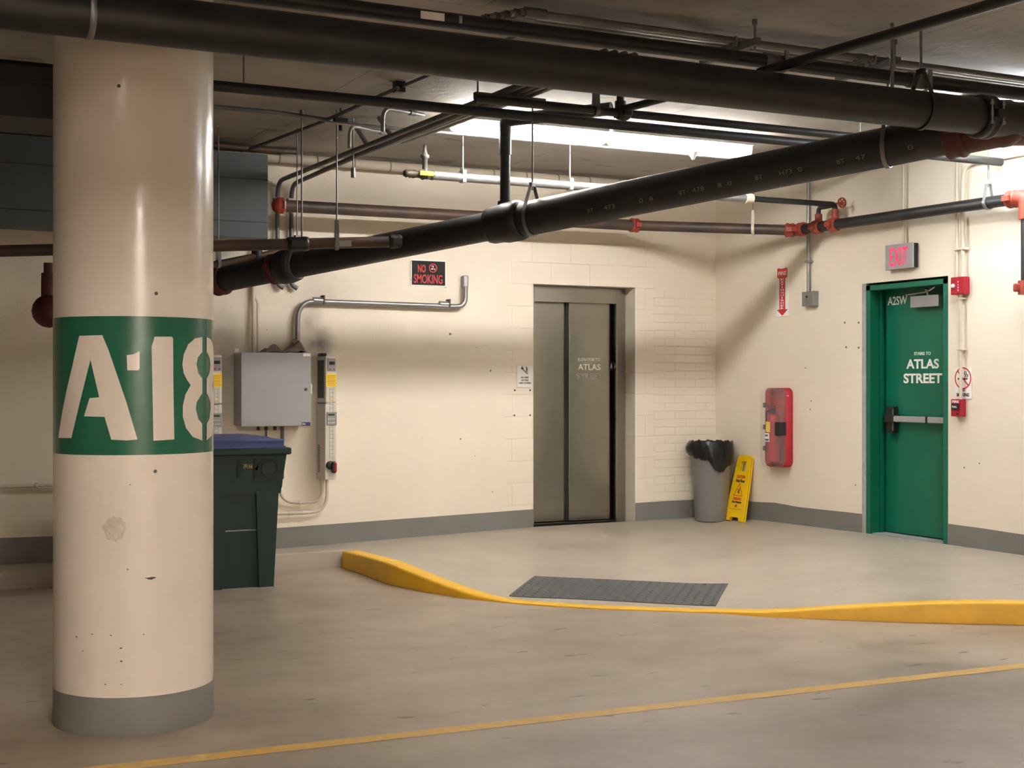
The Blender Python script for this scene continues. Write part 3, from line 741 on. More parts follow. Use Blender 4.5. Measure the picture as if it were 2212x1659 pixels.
# mill print along the side
cm = along(1700)
side = dd.cross(UP).normalized()
if (CAM-cm).dot(side) < 0: side = -side
def mill(px_, s, wd):
    c = along(px_); R_ = R2 if px_ > 1100 else R2b
    vfc = (side*.93+UP*-.36).normalized()
    F = Frame(c, dd, vfc.cross(dd)); 
    if F.u.z < 0: F = Frame(c, -dd, F.u*-1)
    return F, R_
for px_, s, wd in ((1868, '47', .06), (1826, '8T', .05), (1738, '0', .025), (1708, 'H73', .08), (1650, '8T', .05), (1588, '0', .025), (1566, '8', .025), (1520, '478', .08), (1487, '8T', .05), (1420, '8', .025), (1398, '0', .025), (1330, '473', .08), (1290, '8T', .05), (1975, '0', .03)):
    F, R_ = mill(px_, s, wd); link('mill_print', text(F, s, 0, -.01, wd, .028, R_+.0005, th=.0008, bold=-.008), gm, t2)
# ------------------------------------------------------------------ overhead runs parallel to the back wall
def prun(name, a, b, r, m, label, cat='pipe', n=16):
    t = thing(name, (a+b)/2, label, cat)
    link('pipe', MB().sweep([a, b], r, n), m, t); return t
def yline(px, py, d, x0, x1, dz=0):   # run parallel to the back wall through a pixel, at distance d from it
    p = PB(px, py, d); return V((x0, -d, p.z)), V((x1, -d, p.z+dz))
# fat wrapped service pipe over the main
s0 = P(1472, 109, 7.12); a, b = V((-11, s0.y, s0.z)), V((-.05, s0.y, s0.z))
ts = prun('service_pipe', a, b, .038, M['blackpipe'], 'grey black service pipe above and behind the drain main', n=20)
for x_ in (1635, 2090):
    q_ = P(x_, 140, 7.4); hx = q_.x
    link('clamp', MB().lathe(V((hx, s0.y, s0.z)), dmain, [(.038, 0), (.045, 0), (.045, .10), (.038, .10)], 20).cyl(V((hx+.11, s0.y, s0.z)), V((hx+.135, s0.y, s0.z)), .042, n=16), M['conduit_dull'], ts)
    link('hanger_bracket', MB().box(hx+.11, hx+.135, s0.y-.05, s0.y-.035, s0.z-.05, s0.z+.06, .003).cyl(V((hx+.12, s0.y-.05, s0.z-.045)), V((hx+.12, s0.y+.02, s0.z-.055)), .008, n=8), M['galv'], ts)
for x_ in (905, 978):
    q_ = P(x_, 20, 6.6)
    w2 = .12 if x_ == 905 else .016
    link('paper_label' if x_ == 905 else 'tape_band', MB().box(q_.x-w2/2, q_.x+w2/2, s0.y-.0415, s0.y-.0385, s0.z-.018, s0.z+.018), M['signwhite'] if x_ == 905 else M['greyplast'], ts)
# conduit rack: five tubes on trapeze channels, ending at a coupling cluster
rk = thing('conduit_rack', P(1700, 100, 7.6), 'five parallel conduits on channel hangers near the ceiling at right', 'conduit')
r0 = P(1472, 82, 7.5); zk = r0.z
xl = P(1125, 20, 6.7).x
for k in range(5):
    yy = r0.y+.12-k*.052
    link('conduit', MB().sweep([V((xl+k*.03, yy, zk)), V((-.05, yy, zk))], .017, 12), M['galv'] if k in (1, 3) else M['conduit_dull'], rk)
    link('conduit_coupling', MB().cyl(V((xl+.02+k*.03, yy, zk)), V((xl+.14+k*.03, yy, zk)), .026, n=12), M['conduit_dull'], rk)
    cx = P(1985, 150, 7.5).x
    link('conduit_coupling', MB().cyl(V((cx, yy, zk)), V((cx+.06, yy, zk)), .021, n=12), M['conduit_dull'], rk)
for x_ in (1725, 2185):
    hx = P(x_, 100 if x_ < 2000 else 160, 7.1).x
    tr = link('trapeze_channel', MB().box(hx-.02, hx+.02, r0.y-.26, r0.y+.26, zk-.062, zk-.022, .002).box(hx-.021, hx+.021, r0.y-.262, r0.y-.255, zk-.062, zk-.02), M['conduit_dull'], rk)
    for yy in (r0.y-.235, r0.y+.235):
        link('hanger_rod', MB().cyl(V((hx, yy, zk-.08)), V((hx, yy, CEIL+.005)), .006, n=8).cyl(V((hx, yy, CEIL-.03)), V((hx, yy, CEIL)), .014, n=8), M['rod'], rk, tr)
    sb = MB()
    for k in range(5):
        yy = r0.y+.12-k*.052; sb.box(hx-.03, hx-.021, yy-.022, yy+.022, zk-.035, zk+.02, .002)
    link('pipe_strap', sb, M['galv'], rk, tr)
# curved conduit dropping on to the rack near the top
cc = P(1412, 52, 7.25)
solo('curved_conduit', MB().sweep([V((cc.x, r0.y+.19, zk-.03)), V((cc.x, r0.y+.19, CEIL-.03)), V((cc.x+.55, r0.y+.19, CEIL-.02))], .016, 10, .06), M['galv'], 'single conduit curving off the rack beside the drain main', 'conduit')
# thin diagonal black pipe
a, b = P(1640, 157, 7.3), P(2170, 1, 5.95)
dv = (b-a); prun('branch_pipe', a-dv*.0, a+dv*1.5, .025, M['blackpipe'], 'slim black pipe running diagonally to the upper right corner')
# rod drops seen at the top right
def rod(px, py, Z, z0, label):
    p = P(px, py, Z); return solo('hanger_rod', MB().cyl(V((p.x, p.y, z0)), V((p.x, p.y, CEIL+.005)), .0065, n=8).cyl(V((p.x, p.y, CEIL-.035)), V((p.x, p.y, CEIL)), .016, n=8), M['rod'], label, 'rod')
# black sprinkler branches
dA = 4.2
pa, pb_ = P(463, 165, 8.0), P(1130, 250, 9.0)
zA = 3.27
ya = PB(1130, 250, 0); 
def zrun(px, py, z):      # point at height z seen at a pixel
    return PF(px, py, z)
A_ = zrun(1130, 250, 3.175); a, b = V((-14, A_.y, 3.175)), V((-.06, A_.y, 3.175))
tA = prun('sprinkler_branch', a, b, .031, M['blackpipe'], 'black pipe passing right above the ceiling lamps, from column to right wall')
B_ = zrun(1300, 240, 3.17); xb0 = zrun(1128, 222, 3.17).x
a, b = V((xb0-.3, B_.y, 3.17)), V((zrun(1850, 288, 3.17).x+.4, B_.y, 3.17))
tB = prun('sprinkler_branch', a, b, .026, M['blackpipe'], 'shorter black pipe with a cross fitting just under the drain main')
fx = zrun(1345, 245, 3.17).x
cf = MB(); coupling(cf, V((fx, B_.y, 3.17)), dmain, .026, .08, .016); cf.sphere(V((fx, B_.y, 3.17)), .05)
link('cross_fitting', cf, M['blackpipe'], tB)
fx2 = zrun(1376, 232, 3.17).x
link('branch_stub', MB().cyl(V((fx2, B_.y, 3.15)), V((fx2, B_.y, 3.36)), .024, n=12).cyl(V((fx2, B_.y, 3.15)), V((fx2, B_.y, 3.24)), .036, n=12).sweep([V((fx2, B_.y, 3.19)), V((fx2+.1, B_.y-.7, 3.19))], .022, 12), M['blackpipe'], tB)
hanger(tB, dmain, V((zrun(1298, 235, 3.17).x, B_.y, 3.17)), .026, rodr=.005)
for x_ in (543, 1950): 
    pp = zrun(x_, 180 if x_ < 900 else 300, 3.175); link('hanger_rod', MB().cyl(V((pp.x, A_.y, 3.18)), V((pp.x, A_.y, CEIL+.005)), .005, n=8), M['rod'], tA)
# thin pale conduit just below the lamps
c0 = PB(1044, 294, 2.2); 
tC = prun('lamp_feed_conduit', V((PB(700, 262, 2.2).x, -2.2, c0.z)), V((-.03, -2.2, c0.z)), .011, M['galv'], 'thin pale conduit running just behind the ceiling lamps', 'conduit', 8)
# long wrapped pipe tight in the corner of wall and ceiling
zi = PB(740, 352, .16).z
tI = prun('wrapped_pipe', V((-14.5, -.16, zi)), V((-.05, -.16, zi)), .042, M['insul'], 'pale wrapped pipe running along the top of the back wall', n=20)
x_ = -6.5
while x_ < -.3: link('wrap_band', MB().lathe(V((x_, -.16, zi)), dmain, [(.042, 0), (.0435, .001), (.0435, .012), (.042, .013)], 16), M['canvas'], tI); x_ += .33
tI2 = prun('brown_pipe', V((-14.5, -.30, CEIL-.028)), V((PB(640, 338, .3).x, -.30, CEIL-.028)), .024, M['rustpipe'], 'dark brown pipe under the wrapped pipe behind the column')
# white-lit gas line with valve
zw = PB(1100, 391, 1.955).z; xv = PB(905, 374, 1.955).x
tw = thing('test_line', V((xv, -1.955, zw)), 'bright steel line hung below the lamps, ending in a yellow handled valve', 'pipe')
xg = PB(1618, 428, 1.955).x; link('pipe', MB().sweep([V((xv+.06, -1.955, zw)), V((xg, -1.955, zw))], .034, 16), M['galv'], tw)
link('coupling', MB().cyl(V((xg-.04, -1.955, zw)), V((xg+.03, -1.955, zw)), .042, n=16), M['creamconduit'], tw)
x870 = PB(872, 372, 1.955).x
link('valve_body', MB().lathe(V((x870, -1.955, zw)), dmain, [(.0, 0), (.02, .002), (.03, .02), (.024, .03), (.032, .05), (.026, .06), (.032, .075), (.025, .1), (.028, .13), (.04, .15), (.028, .18), (.036, .215), (.036, .235), (.028, .24)], 16), M['brass'], tw)
link('yellow_handle', MB().box(xv-.01, xv+.10, -2.0, -1.985, zw-.012, zw+.022, .004), M['yelgrip'], tw)
xs_ = PB(918, 350, 1.955).x
vs_ = link('stub', MB().lathe(V((xs_, -1.955, zw)), UP, [(.02, 0), (.02, .12), (.032, .125), (.032, .145), (.022, .15), (.016, .17), (.012, .18), (.012, .22), (0, .222)], 16), M['conduit_dull'], tw)
for x_ in (1000, 1231):
    hx = PB(x_, 385, 1.955).x
    link('hanger_rod', MB().cyl(V((hx, -1.955, zw-.03)), V((hx, -1.955, CEIL+.005)), .006, n=8).fbox(Frame((hx, -1.955, zw), (1, 0, 0), UP), -.016, .016, -.038, .055, -.034, .034, .004), M['galv'], tw)
# ceiling lamps
def fixture(x0, y, z, L, horiz=True, lens='lens', label='', name='ceiling_lamp'):
    c = V((x0, y, z)); t = thing(name, c, label, 'lamp', 'fluorescent ceiling lamps')
    ax = V((1, 0, 0)) if horiz else V((0, 1, 0)); F = Frame(c, ax, UP)      # n sideways
    prof = [(-.062, .045), (-.066, .02), (-.058, -.02), (-.035, -.045), (0, -.052), (.035, -.045), (.058, -.02), (.066, .02), (.062, .045)]
    mb = MB(); secs = [(.0, .55), (.015, .8), (.05, .97), (.09, 1), (L-.09, 1), (L-.05, .97), (L-.015, .8), (L, .55)]
    vs = [F(a_, b_*(s_ if b_ < 0 else 1), c_*s_) for a_, s_ in secs for c_, b_ in prof]; k = len(prof)
    mb.add(vs, [(i*k+j, i*k+j+1, (i+1)*k+j+1, (i+1)*k+j) for i in range(len(secs)-1) for j in range(k-1)], True)
    mb.add(vs[:k], [tuple(range(k))]); mb.add(vs[-k:], [tuple(reversed(range(k)))])
    link('diffuser', mb, M[lens], t)
    for c_ in (-.021, .021): link('tube', MB().cyl(F(.05, .0, c_), F(L-.05, .0, c_), .013, n=8), M[lens+'_tube'], t)
    hs = MB().fbox(F, .0, L, .04, .095, -.072, .072, .012); link('housing', hs, M['greyplast'], t)
    for a_ in (.22, L-.22):
        link('mounting_bracket', MB().fbox(F, a_-.02, a_+.02, .09, CEIL-z+.003, -.012, .012), M['galv'], t)
    return t
zl = 3.355
xL0 = PB(975, 268, 2.4).x
fixture(xL0, -2.4, zl, 1.262, True, 'lens', 'lit tube lamp over the riser pipe, first of the bright pair')
fixture(xL0+1.285, -2.4, zl, 1.30, True, 'lens', 'lit tube lamp with the small cone sensor under its end')
cs = PB(1497, 338, 2.4)
solo('cone_sensor', MB().lathe(V((cs.x, -2.4, zl-.10)), UP, [(0, 0), (.012, .002), (.018, .02), (.045, .05), (.05, .062), (0, .062)], 18), M['signwhite'], 'little white cone sensor hanging below a lamp', 'sensor')
fixture(-.42, -4.95, 3.27, 1.27, False, 'lens2', 'lit tube lamp behind the red elbow, running along the right wall')
fixture(-.95, -5.2, 3.36, 1.27, False, 'lens2', 'second lit tube lamp at the right edge, partly behind the elbow')
n_l = [('added fill lamp behind the viewer, %s of five close rows' % w_, -7.88, -12.9-.4*k_, 1, 'lens_fill') for k_, w_ in enumerate(('first', 'second', 'third', 'fourth', 'last'))]  # unseen rows added to brighten the column from the front
n_l += [('lamp over the far bays by the left wall', -13.2, -3.9, 1, 'lens4'), ('lamp over the bays left of the column', -12.0, -7.2, 1, 'lens4'),
       ('lamp over the aisle in front of the column', -7.85, -7.7, 0, 'lens5')]
for lb, x_, y_, hz, ln in n_l:
    fixture(x_, y_, 3.33, 1.27, bool(hz), ln, lb+', warm white tube')
# ------------------------------------------------------------------ diagonal conduit bundle towards the wall conduits
bn = thing('conduit_bundle', P(1000, 240, 9.5), 'four conduits running diagonally under the ceiling to the back wall', 'conduit')
zc = 3.235
w1, w2_ = BK.px(599, 830, .04)[0], BK.px(629, 830, .04)[0]
e1 = P(1172, 189, 8.2)
pE = PF(1165, 192, zc)
xs4 = [pE.x-.115, pE.x-.055, pE.x+.005, pE.x+.065]
zbot = BK.px(612, 615, .04)[1]
for k in range(4):
    xk = xs4[k]; st_ = V((xk, pE.y-.95, zc))
    if k < 2:
        wx = (w1, w2_)[k]; zt = zc-.01-.02*k
        pts = [st_, V((wx+(xk-wx)*.35, -1.6, zc)), V((wx, -.045, zt)), V((wx, -.045, zbot)), V((wx+.05, -.05, zbot-.03))]
        link('conduit', MB().sweep(pts, .019, 12, .14), M['conduit_dull'], bn)
        link('conduit_strap', MB().box(wx-.03, wx+.03, -.065, -.0, BK.px(600, 432, .04)[1], BK.px(600, 427, .04)[1], .002), M['galv'], bn)
    else:
        yk = -1.9-.35*(k-2)
        link('conduit', MB().sweep([st_, V((xk-.1, yk, zc)), V((xk-.12, yk+.12, zc+.02)), V((xk-.15, yk+.35, CEIL-.01))], .019, 12, .1), M['galv'], bn)
tp = PF(1041, 205, zc-.03)
tr = link('trapeze_channel', MB().box(xs4[0]-.22, xs4[3]+.06, tp.y-.02, tp.y+.02, zc-.055, zc-.018, .002), M['conduit_dull'], bn)
link('hanger_rod', MB().cyl(V((xs4[0]-.2, tp.y, zc-.07)), V((xs4[0]-.2, tp.y, CEIL+.005)), .006, n=8), M['rod'], bn, tr)
tp2y = -1.75
tr2 = bn
link('hanger_rod', MB().cyl(V((w1+.05, tp2y, zc-.2)), V((w1+.05, tp2y, CEIL+.005)), .006, n=8).cyl(V((w1+.05, tp2y, zc-.2)), V((w1+.05, tp2y, zc-.13)), .018, n=8), M['rod'], bn)
# two curved single conduits beside the bundle
for i, (xa, ya_, xb_, yb_, lb) in enumerate(((827, 285, 885, 243, 'small conduit hooping down from a ceiling box beside the bundle'), (755, 320, 820, 284, 'small conduit hooping down next to the bundle, lower of two'))):
    A1 = PF(xa, ya_, zc+.0); up_ = V((A1.x, A1.y, 3.40)); d_ = PF(xb_, yb_, 3.41)
    t = thing('hooped_conduit', A1, lb, 'conduit')
    link('conduit', MB().sweep([A1, up_, d_, d_+(d_-up_).normalized()*.15], .014, 10, .12), M['galv'], t)
    link('coupling', MB().cyl(d_, d_+(d_-up_).normalized()*.05, .02, n=10), M['conduit_dull'], t)
# thin ceiling conduits of the far left
a = PF(540, 322, 3.40); b = PF(700, 262, 3.42)
solo('ceiling_conduit', MB().sweep([a, b, PF(860, 190, 3.42)], .014, 10, .1), M['conduit_dull'], 'dark conduit slanting across the ceiling right of the column', 'conduit')
solo('ceiling_conduit', MB().sweep([V((-14, PF(600, 243, 3.42).y, 3.42)), PF(600, 243, 3.42), PF(830, 278, 3.42)], .016, 10), M['conduit_dull'], 'thin conduit lying level on the ceiling right of the column', 'conduit')
jb = PF(736, 255, 3.40)
solo('ceiling_clip', MB().box(jb.x-.05, jb.x+.05, jb.y-.02, jb.y+.02, 3.36, 3.40, .003).cyl(jb-UP*.02, jb-UP*.09, .014, n=10).cyl(jb, V((jb.x, jb.y, CEIL)), .006, n=8), M['blackpipe'], 'small black bracket with pale knob on the ceiling', 'bracket')
jb = PF(862, 190, 3.43)
solo('ceiling_clip', MB().box(jb.x-.035, jb.x+.035, jb.y-.03, jb.y+.03, 3.40, CEIL, .004), M['blackpipe'], 'small dark ceiling box at the end of the slanting conduit', 'bracket')
solo('ceiling_conduit', MB().sweep([PF(868, 187, 3.44), PF(960, 148, 3.44), PF(1130, 70, 3.44)], .012, 8), M['conduit_dull'], 'thin conduit from the dark ceiling box up behind the main', 'conduit')
# rods hanging by themselves in the photo
rod(652, 300, 9.9, P(652, 512, 9.9).z, 'thin rod hanging to the short black pipe, nearer the column')
# ------------------------------------------------------------------ short black pipes at the lower left
t3 = thing('black_branch_pipe', P(690, 525, 9.7), 'black branch pipe going level behind the column from the slanted drain', 'pipe')
a, b = P(-120, 545, 9.3), along(895)
link('pipe', MB().sweep([a, b], .040, 20), M['rustpipe'], t3)
for x_ in (618, 838):
    c = a.lerp(b, (x_+120)/1000); mb = MB(); coupling(mb, c, b-a, .040, .10 if x_ > 700 else .15, .012); link('hub_coupling', mb, M['blackpipe'], t3)
c = a.lerp(b, (704+120)/1000); hanger(t3, b-a, c, .042, rodr=.006)
link('tag', MB().fbox(Frame(c, (b-a), UP), .0-.02, .10, -.03, .012, .041 if Frame(c, (b-a), UP).n.dot(CAM-c) > 0 else -.045, .045 if Frame(c, (b-a), UP).n.dot(CAM-c) > 0 else -.041), M['greyplast'], t3)
t4 = thing('black_branch_pipe', P(540, 560, 10.6), 'thinner black pipe just above the left end of the slanted drain', 'pipe')
link('pipe', MB().sweep([P(330, 597, 10.3), P(640, 537, 10.9)], .026, 16), M['rustpipe'], t4)
tt = P(555, 553, 10.74); link('tee_drop', MB().cyl(tt+UP*.04, P(555, 585, 10.74), .036, n=16).cyl(tt-UP*.03, tt+UP*.10, .042, n=16), M['blackpipe'], t4)
hanger(t4, P(640, 537, 10.9)-P(330, 597, 10.3), P(472, 569.5, 10.57), .026, rodr=.005)
# things seen left of the column
solo('black_duct', MB().box(-14.8, P(300, 215, 7.3).x, P(60, 215, 7.3).y-.25, P(60, 215, 7.3).y+.25, P(60, 272, 7.3).z, P(60, 163, 7.3).z, .004).box(-14.8, P(300, 215, 7.3).x, P(60, 215, 7.3).y-.262, P(60, 215, 7.3).y-.25, P(60, 200, 7.3).z, P(60, 196, 7.3).z), M['blackduct'], 'long black duct under the ceiling left of the column', 'duct')
rd = P(100, 640, 9.5)
mb = MB().sweep([P(104, 568, 9.5), P(104, 600, 9.5)], .03, 14).sweep([P(104, 590, 9.5), P(103, 640, 9.5), P(109, 690, 9.5)], .045, 16, .05).sphere(P(106, 672, 9.5), .115)
solo('hanging_valve', mb, M['darkred'], 'dark red valve drop hanging left of the column', 'valve')
# duct along the back wall
dl = .45; dxr = BK.px(579, 830, dl)[0]; dzt, dzb = BK.px(560, 333, dl)[1], BK.px(560, 515, dl)[1]
du = thing('wall_duct', V((-8, -.2, dzb)), 'blue grey rectangular duct high on the back wall behind the column', 'duct')
link('casing', MB().box(-14.9, dxr, -dl, -.23, dzb, dzt, .004), M['duct'], du)
sm_ = MB()
for y_ in (388, 480): zz = BK.px(560, y_, dl)[1]; sm_.box(-14.9, dxr, -dl-.004, -dl, zz-.003, zz+.003)
link('seam', sm_, M['blackduct'], du)
for k in range(6): x_ = -14.4+k*1.45; link('joint_flange', MB().box(x_, x_+.03, -dl-.012, -.23, dzb-.01, dzt+.01), M['duct'], du)
# ------------------------------------------------------------------ red and black sprinkler main near the walls
sA, sK, sB, sC = PB(604, 444, .45), PB(1372, 487, .45), P(1716, 497.5, 12.4), P(2196, 429, 10.15)
ts_ = thing('sprinkler_main', sB, 'black sprinkler pipe with red couplings turning along both walls', 'pipe')
link('pipe', MB().sweep([sA, sK], .05, 20), M['rustpipe'], ts_)
link('pipe', MB().sweep([sK, sB], .047, 20), M['rustpipe'], ts_)
link('pipe', MB().sweep([sB, sC], .045, 20), M['blackpipe'], ts_)
def cpx_on(A, B, t0, r, L, m, name='red_coupling', tt=.016):
    c = A.lerp(B, t0); mb = MB(); coupling(mb, c, B-A, r, L, tt); return link(name, mb, m, ts_)
def tpx(A, B, px):
    lo, hi = 0, 1
    for _ in range(30):
        m_ = (lo+hi)/2; v = A.lerp(B, m_)-CAM
        if 1106+FPX*v.dot(RT)/v.dot(FW) < px: lo = m_
        else: hi = m_
    return lo
mb = MB().sphere(sA, .068); mb.cyl(sA, sA+(sB-sA).normalized()*.03, .066, n=18); link('end_cap', mb, M['redfit'], ts_)
link('end_cap_bolt', MB().cyl(sA+V((.02, -.075, .03)), sA+V((.02, -.075, -.03)), .008, n=8), M['galv'], ts_)
cpx_on(sA, sK, .997, .05, .08, M['redfit'])
cpx_on(sK, sB, tpx(sK, sB, 1706), .047, .08, M['redfit']); cpx_on(sB, sC, tpx(sB, sC, 1732), .045, .08, M['redfit'])
link('elbow', MB().sweep([sK.lerp(sB, tpx(sK, sB, 1704)), sB, sB.lerp(sC, tpx(sB, sC, 1734))], .052, 16, .06), M['darkred'], ts_)
cpx_on(sB, sC, tpx(sB, sC, 1766), .045, .09, M['redfit']); cpx_on(sB, sC, tpx(sB, sC, 1802), .045, .09, M['redfit'])
hanger(ts_, sB-sK, sK.lerp(sB, tpx(sK, sB, 1627)), .047, ringm=M['creamconduit'], rodr=.006)
hanger(ts_, sC-sB, sB.lerp(sC, tpx(sB, sC, 2135)), .045, ringm=M['galv'], rodr=.006)
mb = MB(); coupling(mb, sC-(sC-sB).normalized()*.03, sC-sB, .046, .09, .02); link('red_coupling', mb, M['redfit'], ts_)
sD = sC+(sC-sB).normalized()*.10
link('red_elbow', MB().sweep([sC, sD, sD-UP*.16], .062, 18, .09), M['redfit'], ts_)
link('drop_pipe', MB().sweep([sD-UP*.10, V((sD.x, sD.y, P(2212, 610, 10).z))], .045, 18), M['blackpipe'], ts_)
zz = P(2212, 620, 10).z
mb = MB(); coupling(mb, V((sD.x, sD.y, zz)), UP, .046, .10, .02) if False else mb.cyl(V((sD.x, sD.y, zz-.05)), V((sD.x, sD.y, zz+.05)), .066, n=18).fbox(Frame((sD.x, sD.y, zz), RT, UP), -.10, .10, -.03, .03, -.02, .02, .01)
link('red_coupling', mb, M['redfit'], ts_)
# small bypass loop with handwheel
lp = thing('drain_loop', P(1790, 465, 12), 'small black bypass pipe with red handwheel above the sprinkler pipe', 'pipe')
lA, lB = sB.lerp(sC, tpx(sB, sC, 1768)), sB.lerp(sC, tpx(sB, sC, 1804))
hA, hB = V((lA.x, lA.y, P(1768, 452, 12.2).z)), V((lB.x, lB.y, zw))
link('pipe', MB().sweep([lA, hA, V((lB.x, lB.y, hA.z))], .020, 12, .04).sweep([lB, hB, V((xg+.14, -1.955, zw)), V((xg+.02, -1.955, zw))], .024, 12, .04), M['blackpipe'], lp)
link('red_nipple', MB().cyl(lA, lA+UP*.11, .032, n=14).cyl(lB, lB+UP*.13, .032, n=14), M['redfit'], lp)
hw = V((lB.x+.0, lB.y-.0, hA.z+.01)); F = Frame(hw+V((.0, -.09, 0)), (1, 0, 0), UP)
mb = MB(); ring(mb, F, 0, 0, .045, .012, -.006, .006, 20)
for k in range(3): t = k*math.pi/3; bar(mb, F, (-.04*math.cos(t), -.04*math.sin(t)), (.04*math.cos(t), .04*math.sin(t)), .01, -.004, .004)
mb.cyl(hw, hw+V((0, -.10, 0)), .01, n=8); link('handwheel', mb, M['redfit'], lp)
# ------------------------------------------------------------------ wall things, back wall
# electrical cabinet
BD = BK.depth(BK.px(502.5, 830)[0], 521) if False else .27
a0, a1, b0, b1 = BK.rect(521, 761.5, 672, 921, BD)
eb = thing('electrical_cabinet', BK((a0+a1)/2, b0, .02), 'square grey electrical cabinet on the wall above the bin', 'cabinet')
link('casing', MB().fbox(BK, a0+.01, a1-.01, b0+.006, b1-.006, 0.001, BD-.02, .004), M['greybox'], eb)
dr = link('door', MB().fbox(BK, a0, a1, b0, b1, BD-.02, BD, .006), M['greybox'], eb)
ka, kb = BK.px(661, 841, BD); link('lock', MB().cyl(BK(ka, kb, BD-.002), BK(ka, kb, BD+.006), .013, n=16).cyl(BK(ka, kb, BD+.005), BK(ka, kb, BD+.009), .007, n=12), M['scuff'], eb, dr)
link('maker_label', MB().fbox(BK, *BK.rect(652, 912, 670.5, 919, BD), BD, BD+.0012), M['blue'], eb, dr)
link('lettering', textpx(BK, 'Bay', 653.5, 913.5, 660.5, 918.2, BD+.0012, .02), M['white_letter'], eb, dr)
link('paper_label', MB().fbox(BK, *BK.rect(655, 763.5, 670.5, 769.5, BD), BD, BD+.0012), M['signwhite'], eb, dr)
link('side_handle', MB().fbox(BK, a1-.002, a1+.010, b0+.3*0+ (b1-b0)*.44, b0+(b1-b0)*.57, BD-.03, BD-.004, .003), M['signwhite'], eb)
for x_ in (558, 575, 594):
    aa_, _ = BK.px(x_, 925, .12); link('cable_gland', MB().cyl(BK(aa_, b0+.01, .12), BK(aa_, b0-.035, .12), .014, n=10), M['black'] if x_ == 558 else M['darkred'], eb)
link('bottom_conduit', MB().sweep([BK(BK.px(610, 930, .05)[0], b0+.01, .05), BK(BK.px(610, 930, .05)[0], b0-.45, .05)], .014, 10).sweep([BK(BK.px(575, 930, .12)[0], b0-.02, .12), BK(BK.px(575, 930, .12)[0], b0-.35, .12)], .010, 8), M['conduit_dull'], eb)
aa_ = BK.px(506, 757, .20); link('top_tag', MB().fbox(BK, aa_[0], aa_[0]+.035, b1, b1+.032, .19, .21, .003), M['signwhite'], eb)
# rag on top
rg = MB(); vs = []; nu, nv = 26, 10; ra0, ra1 = BK.px(566, 757, .16)[0], BK.px(660, 757, .16)[0]
for i in range(nu+1):
    for j in range(nv+1):
        u, v = i/nu, j/nv; h = .018+.03*math.sin(u*5.2+.4)**2+.025*math.sin(u*17+v*5)*.5+.02*math.sin(v*11+u*7)*.5
        if u > .68: h += .05*math.sin((u-.68)/.32*math.pi)
        e_ = min(1, 6*min(u, 1-u)+.15)*min(1, 5*min(v, 1-v)+.15)
        vs.append(BK(ra0+(ra1-ra0)*(u+.02*math.sin(v*13)), b1+.002+max(h, .004)*e_*1.05, .03+.2*v+.012*math.sin(u*21)))
rg.add(vs, [(i*(nv+1)+j, i*(nv+1)+j+1, (i+1)*(nv+1)+j+1, (i+1)*(nv+1)+j) for i in range(nu) for j in range(nv)], True)
rg.add([BK(ra0, b1+.001, .03), BK(ra1, b1+.001, .03), BK(ra1, b1+.001, .23), BK(ra0, b1+.001, .23)], [(0,1,2,3)])
solo('crumpled_cloth', rg, M['canvas'], 'crumpled brown cloth lying on top of the grey electrical cabinet', 'cloth')
# conduit going up from the cabinet
ca = BK.px(548, 700, .05)[0]
cu = thing('wall_conduit', BK(ca, b1, .05), 'upright cream conduits rising from the cabinet top behind the drain', 'conduit')
link('conduit', MB().sweep([BK(ca, b1-.01, .04), BK(ca, 2.75, .04)], .015, 10), M['creamconduit'], cu)
link('conduit', MB().sweep([BK(ca+.04, b1-.01, .03), BK(ca+.04, BK.px(555, 655, .03)[1], .03), BK(ca+.015, BK.px(555, 640, .03)[1], .03), BK(ca+.015, 2.6, .03)], .009, 8, .02), M['creamconduit'], cu)
# angled conduit: up, across, up into a small end body
c_ = thing('wall_conduit', BK(BK.px(642, 740, .05)[0], b1, .05), 'grey conduit running level over the drives to a small end box', 'conduit')
pc = [BK(*BK.px(642, 742, .05), .05), BK(*BK.px(642.5, 650, .05), .05), BK(*BK.px(992, 659.5, .05), .05), BK(*BK.px(1006, 618, .05), .05)]
pc[0] = V((pc[1].x, pc[0].y, b1-.005)); pc[3].x = pc[2].x+.06; pc[2].x = pc[3].x; pc[2].z = pc[1].z-.012
link('conduit', MB().sweep(pc, .023, 16, .16), M['galv'], c_)
for x_, y_ in ((688, 649), (960, 657)):
    q_ = BK.px(x_, y_, .05); link('coupling', MB().cyl(BK(q_[0]-.05, q_[1], .05), BK(q_[0]+.05, q_[1]-.001, .05), .027, n=16), M['galv'], c_)
    link('conduit_clamp', MB().fbox(BK, q_[0]+.035, q_[0]+.05, q_[1]-.03, q_[1]+.045, 0, .08, .003), M['scuff'], c_)
lb_ = BK.px(1005.5, 607, .05)
link('end_box', MB().fbox(BK, pc[3].x-.025, pc[3].x+.025, pc[3].z-.01, BK.px(1006, 595, .05)[1], .005, .07, .012), M['galv'], c_)
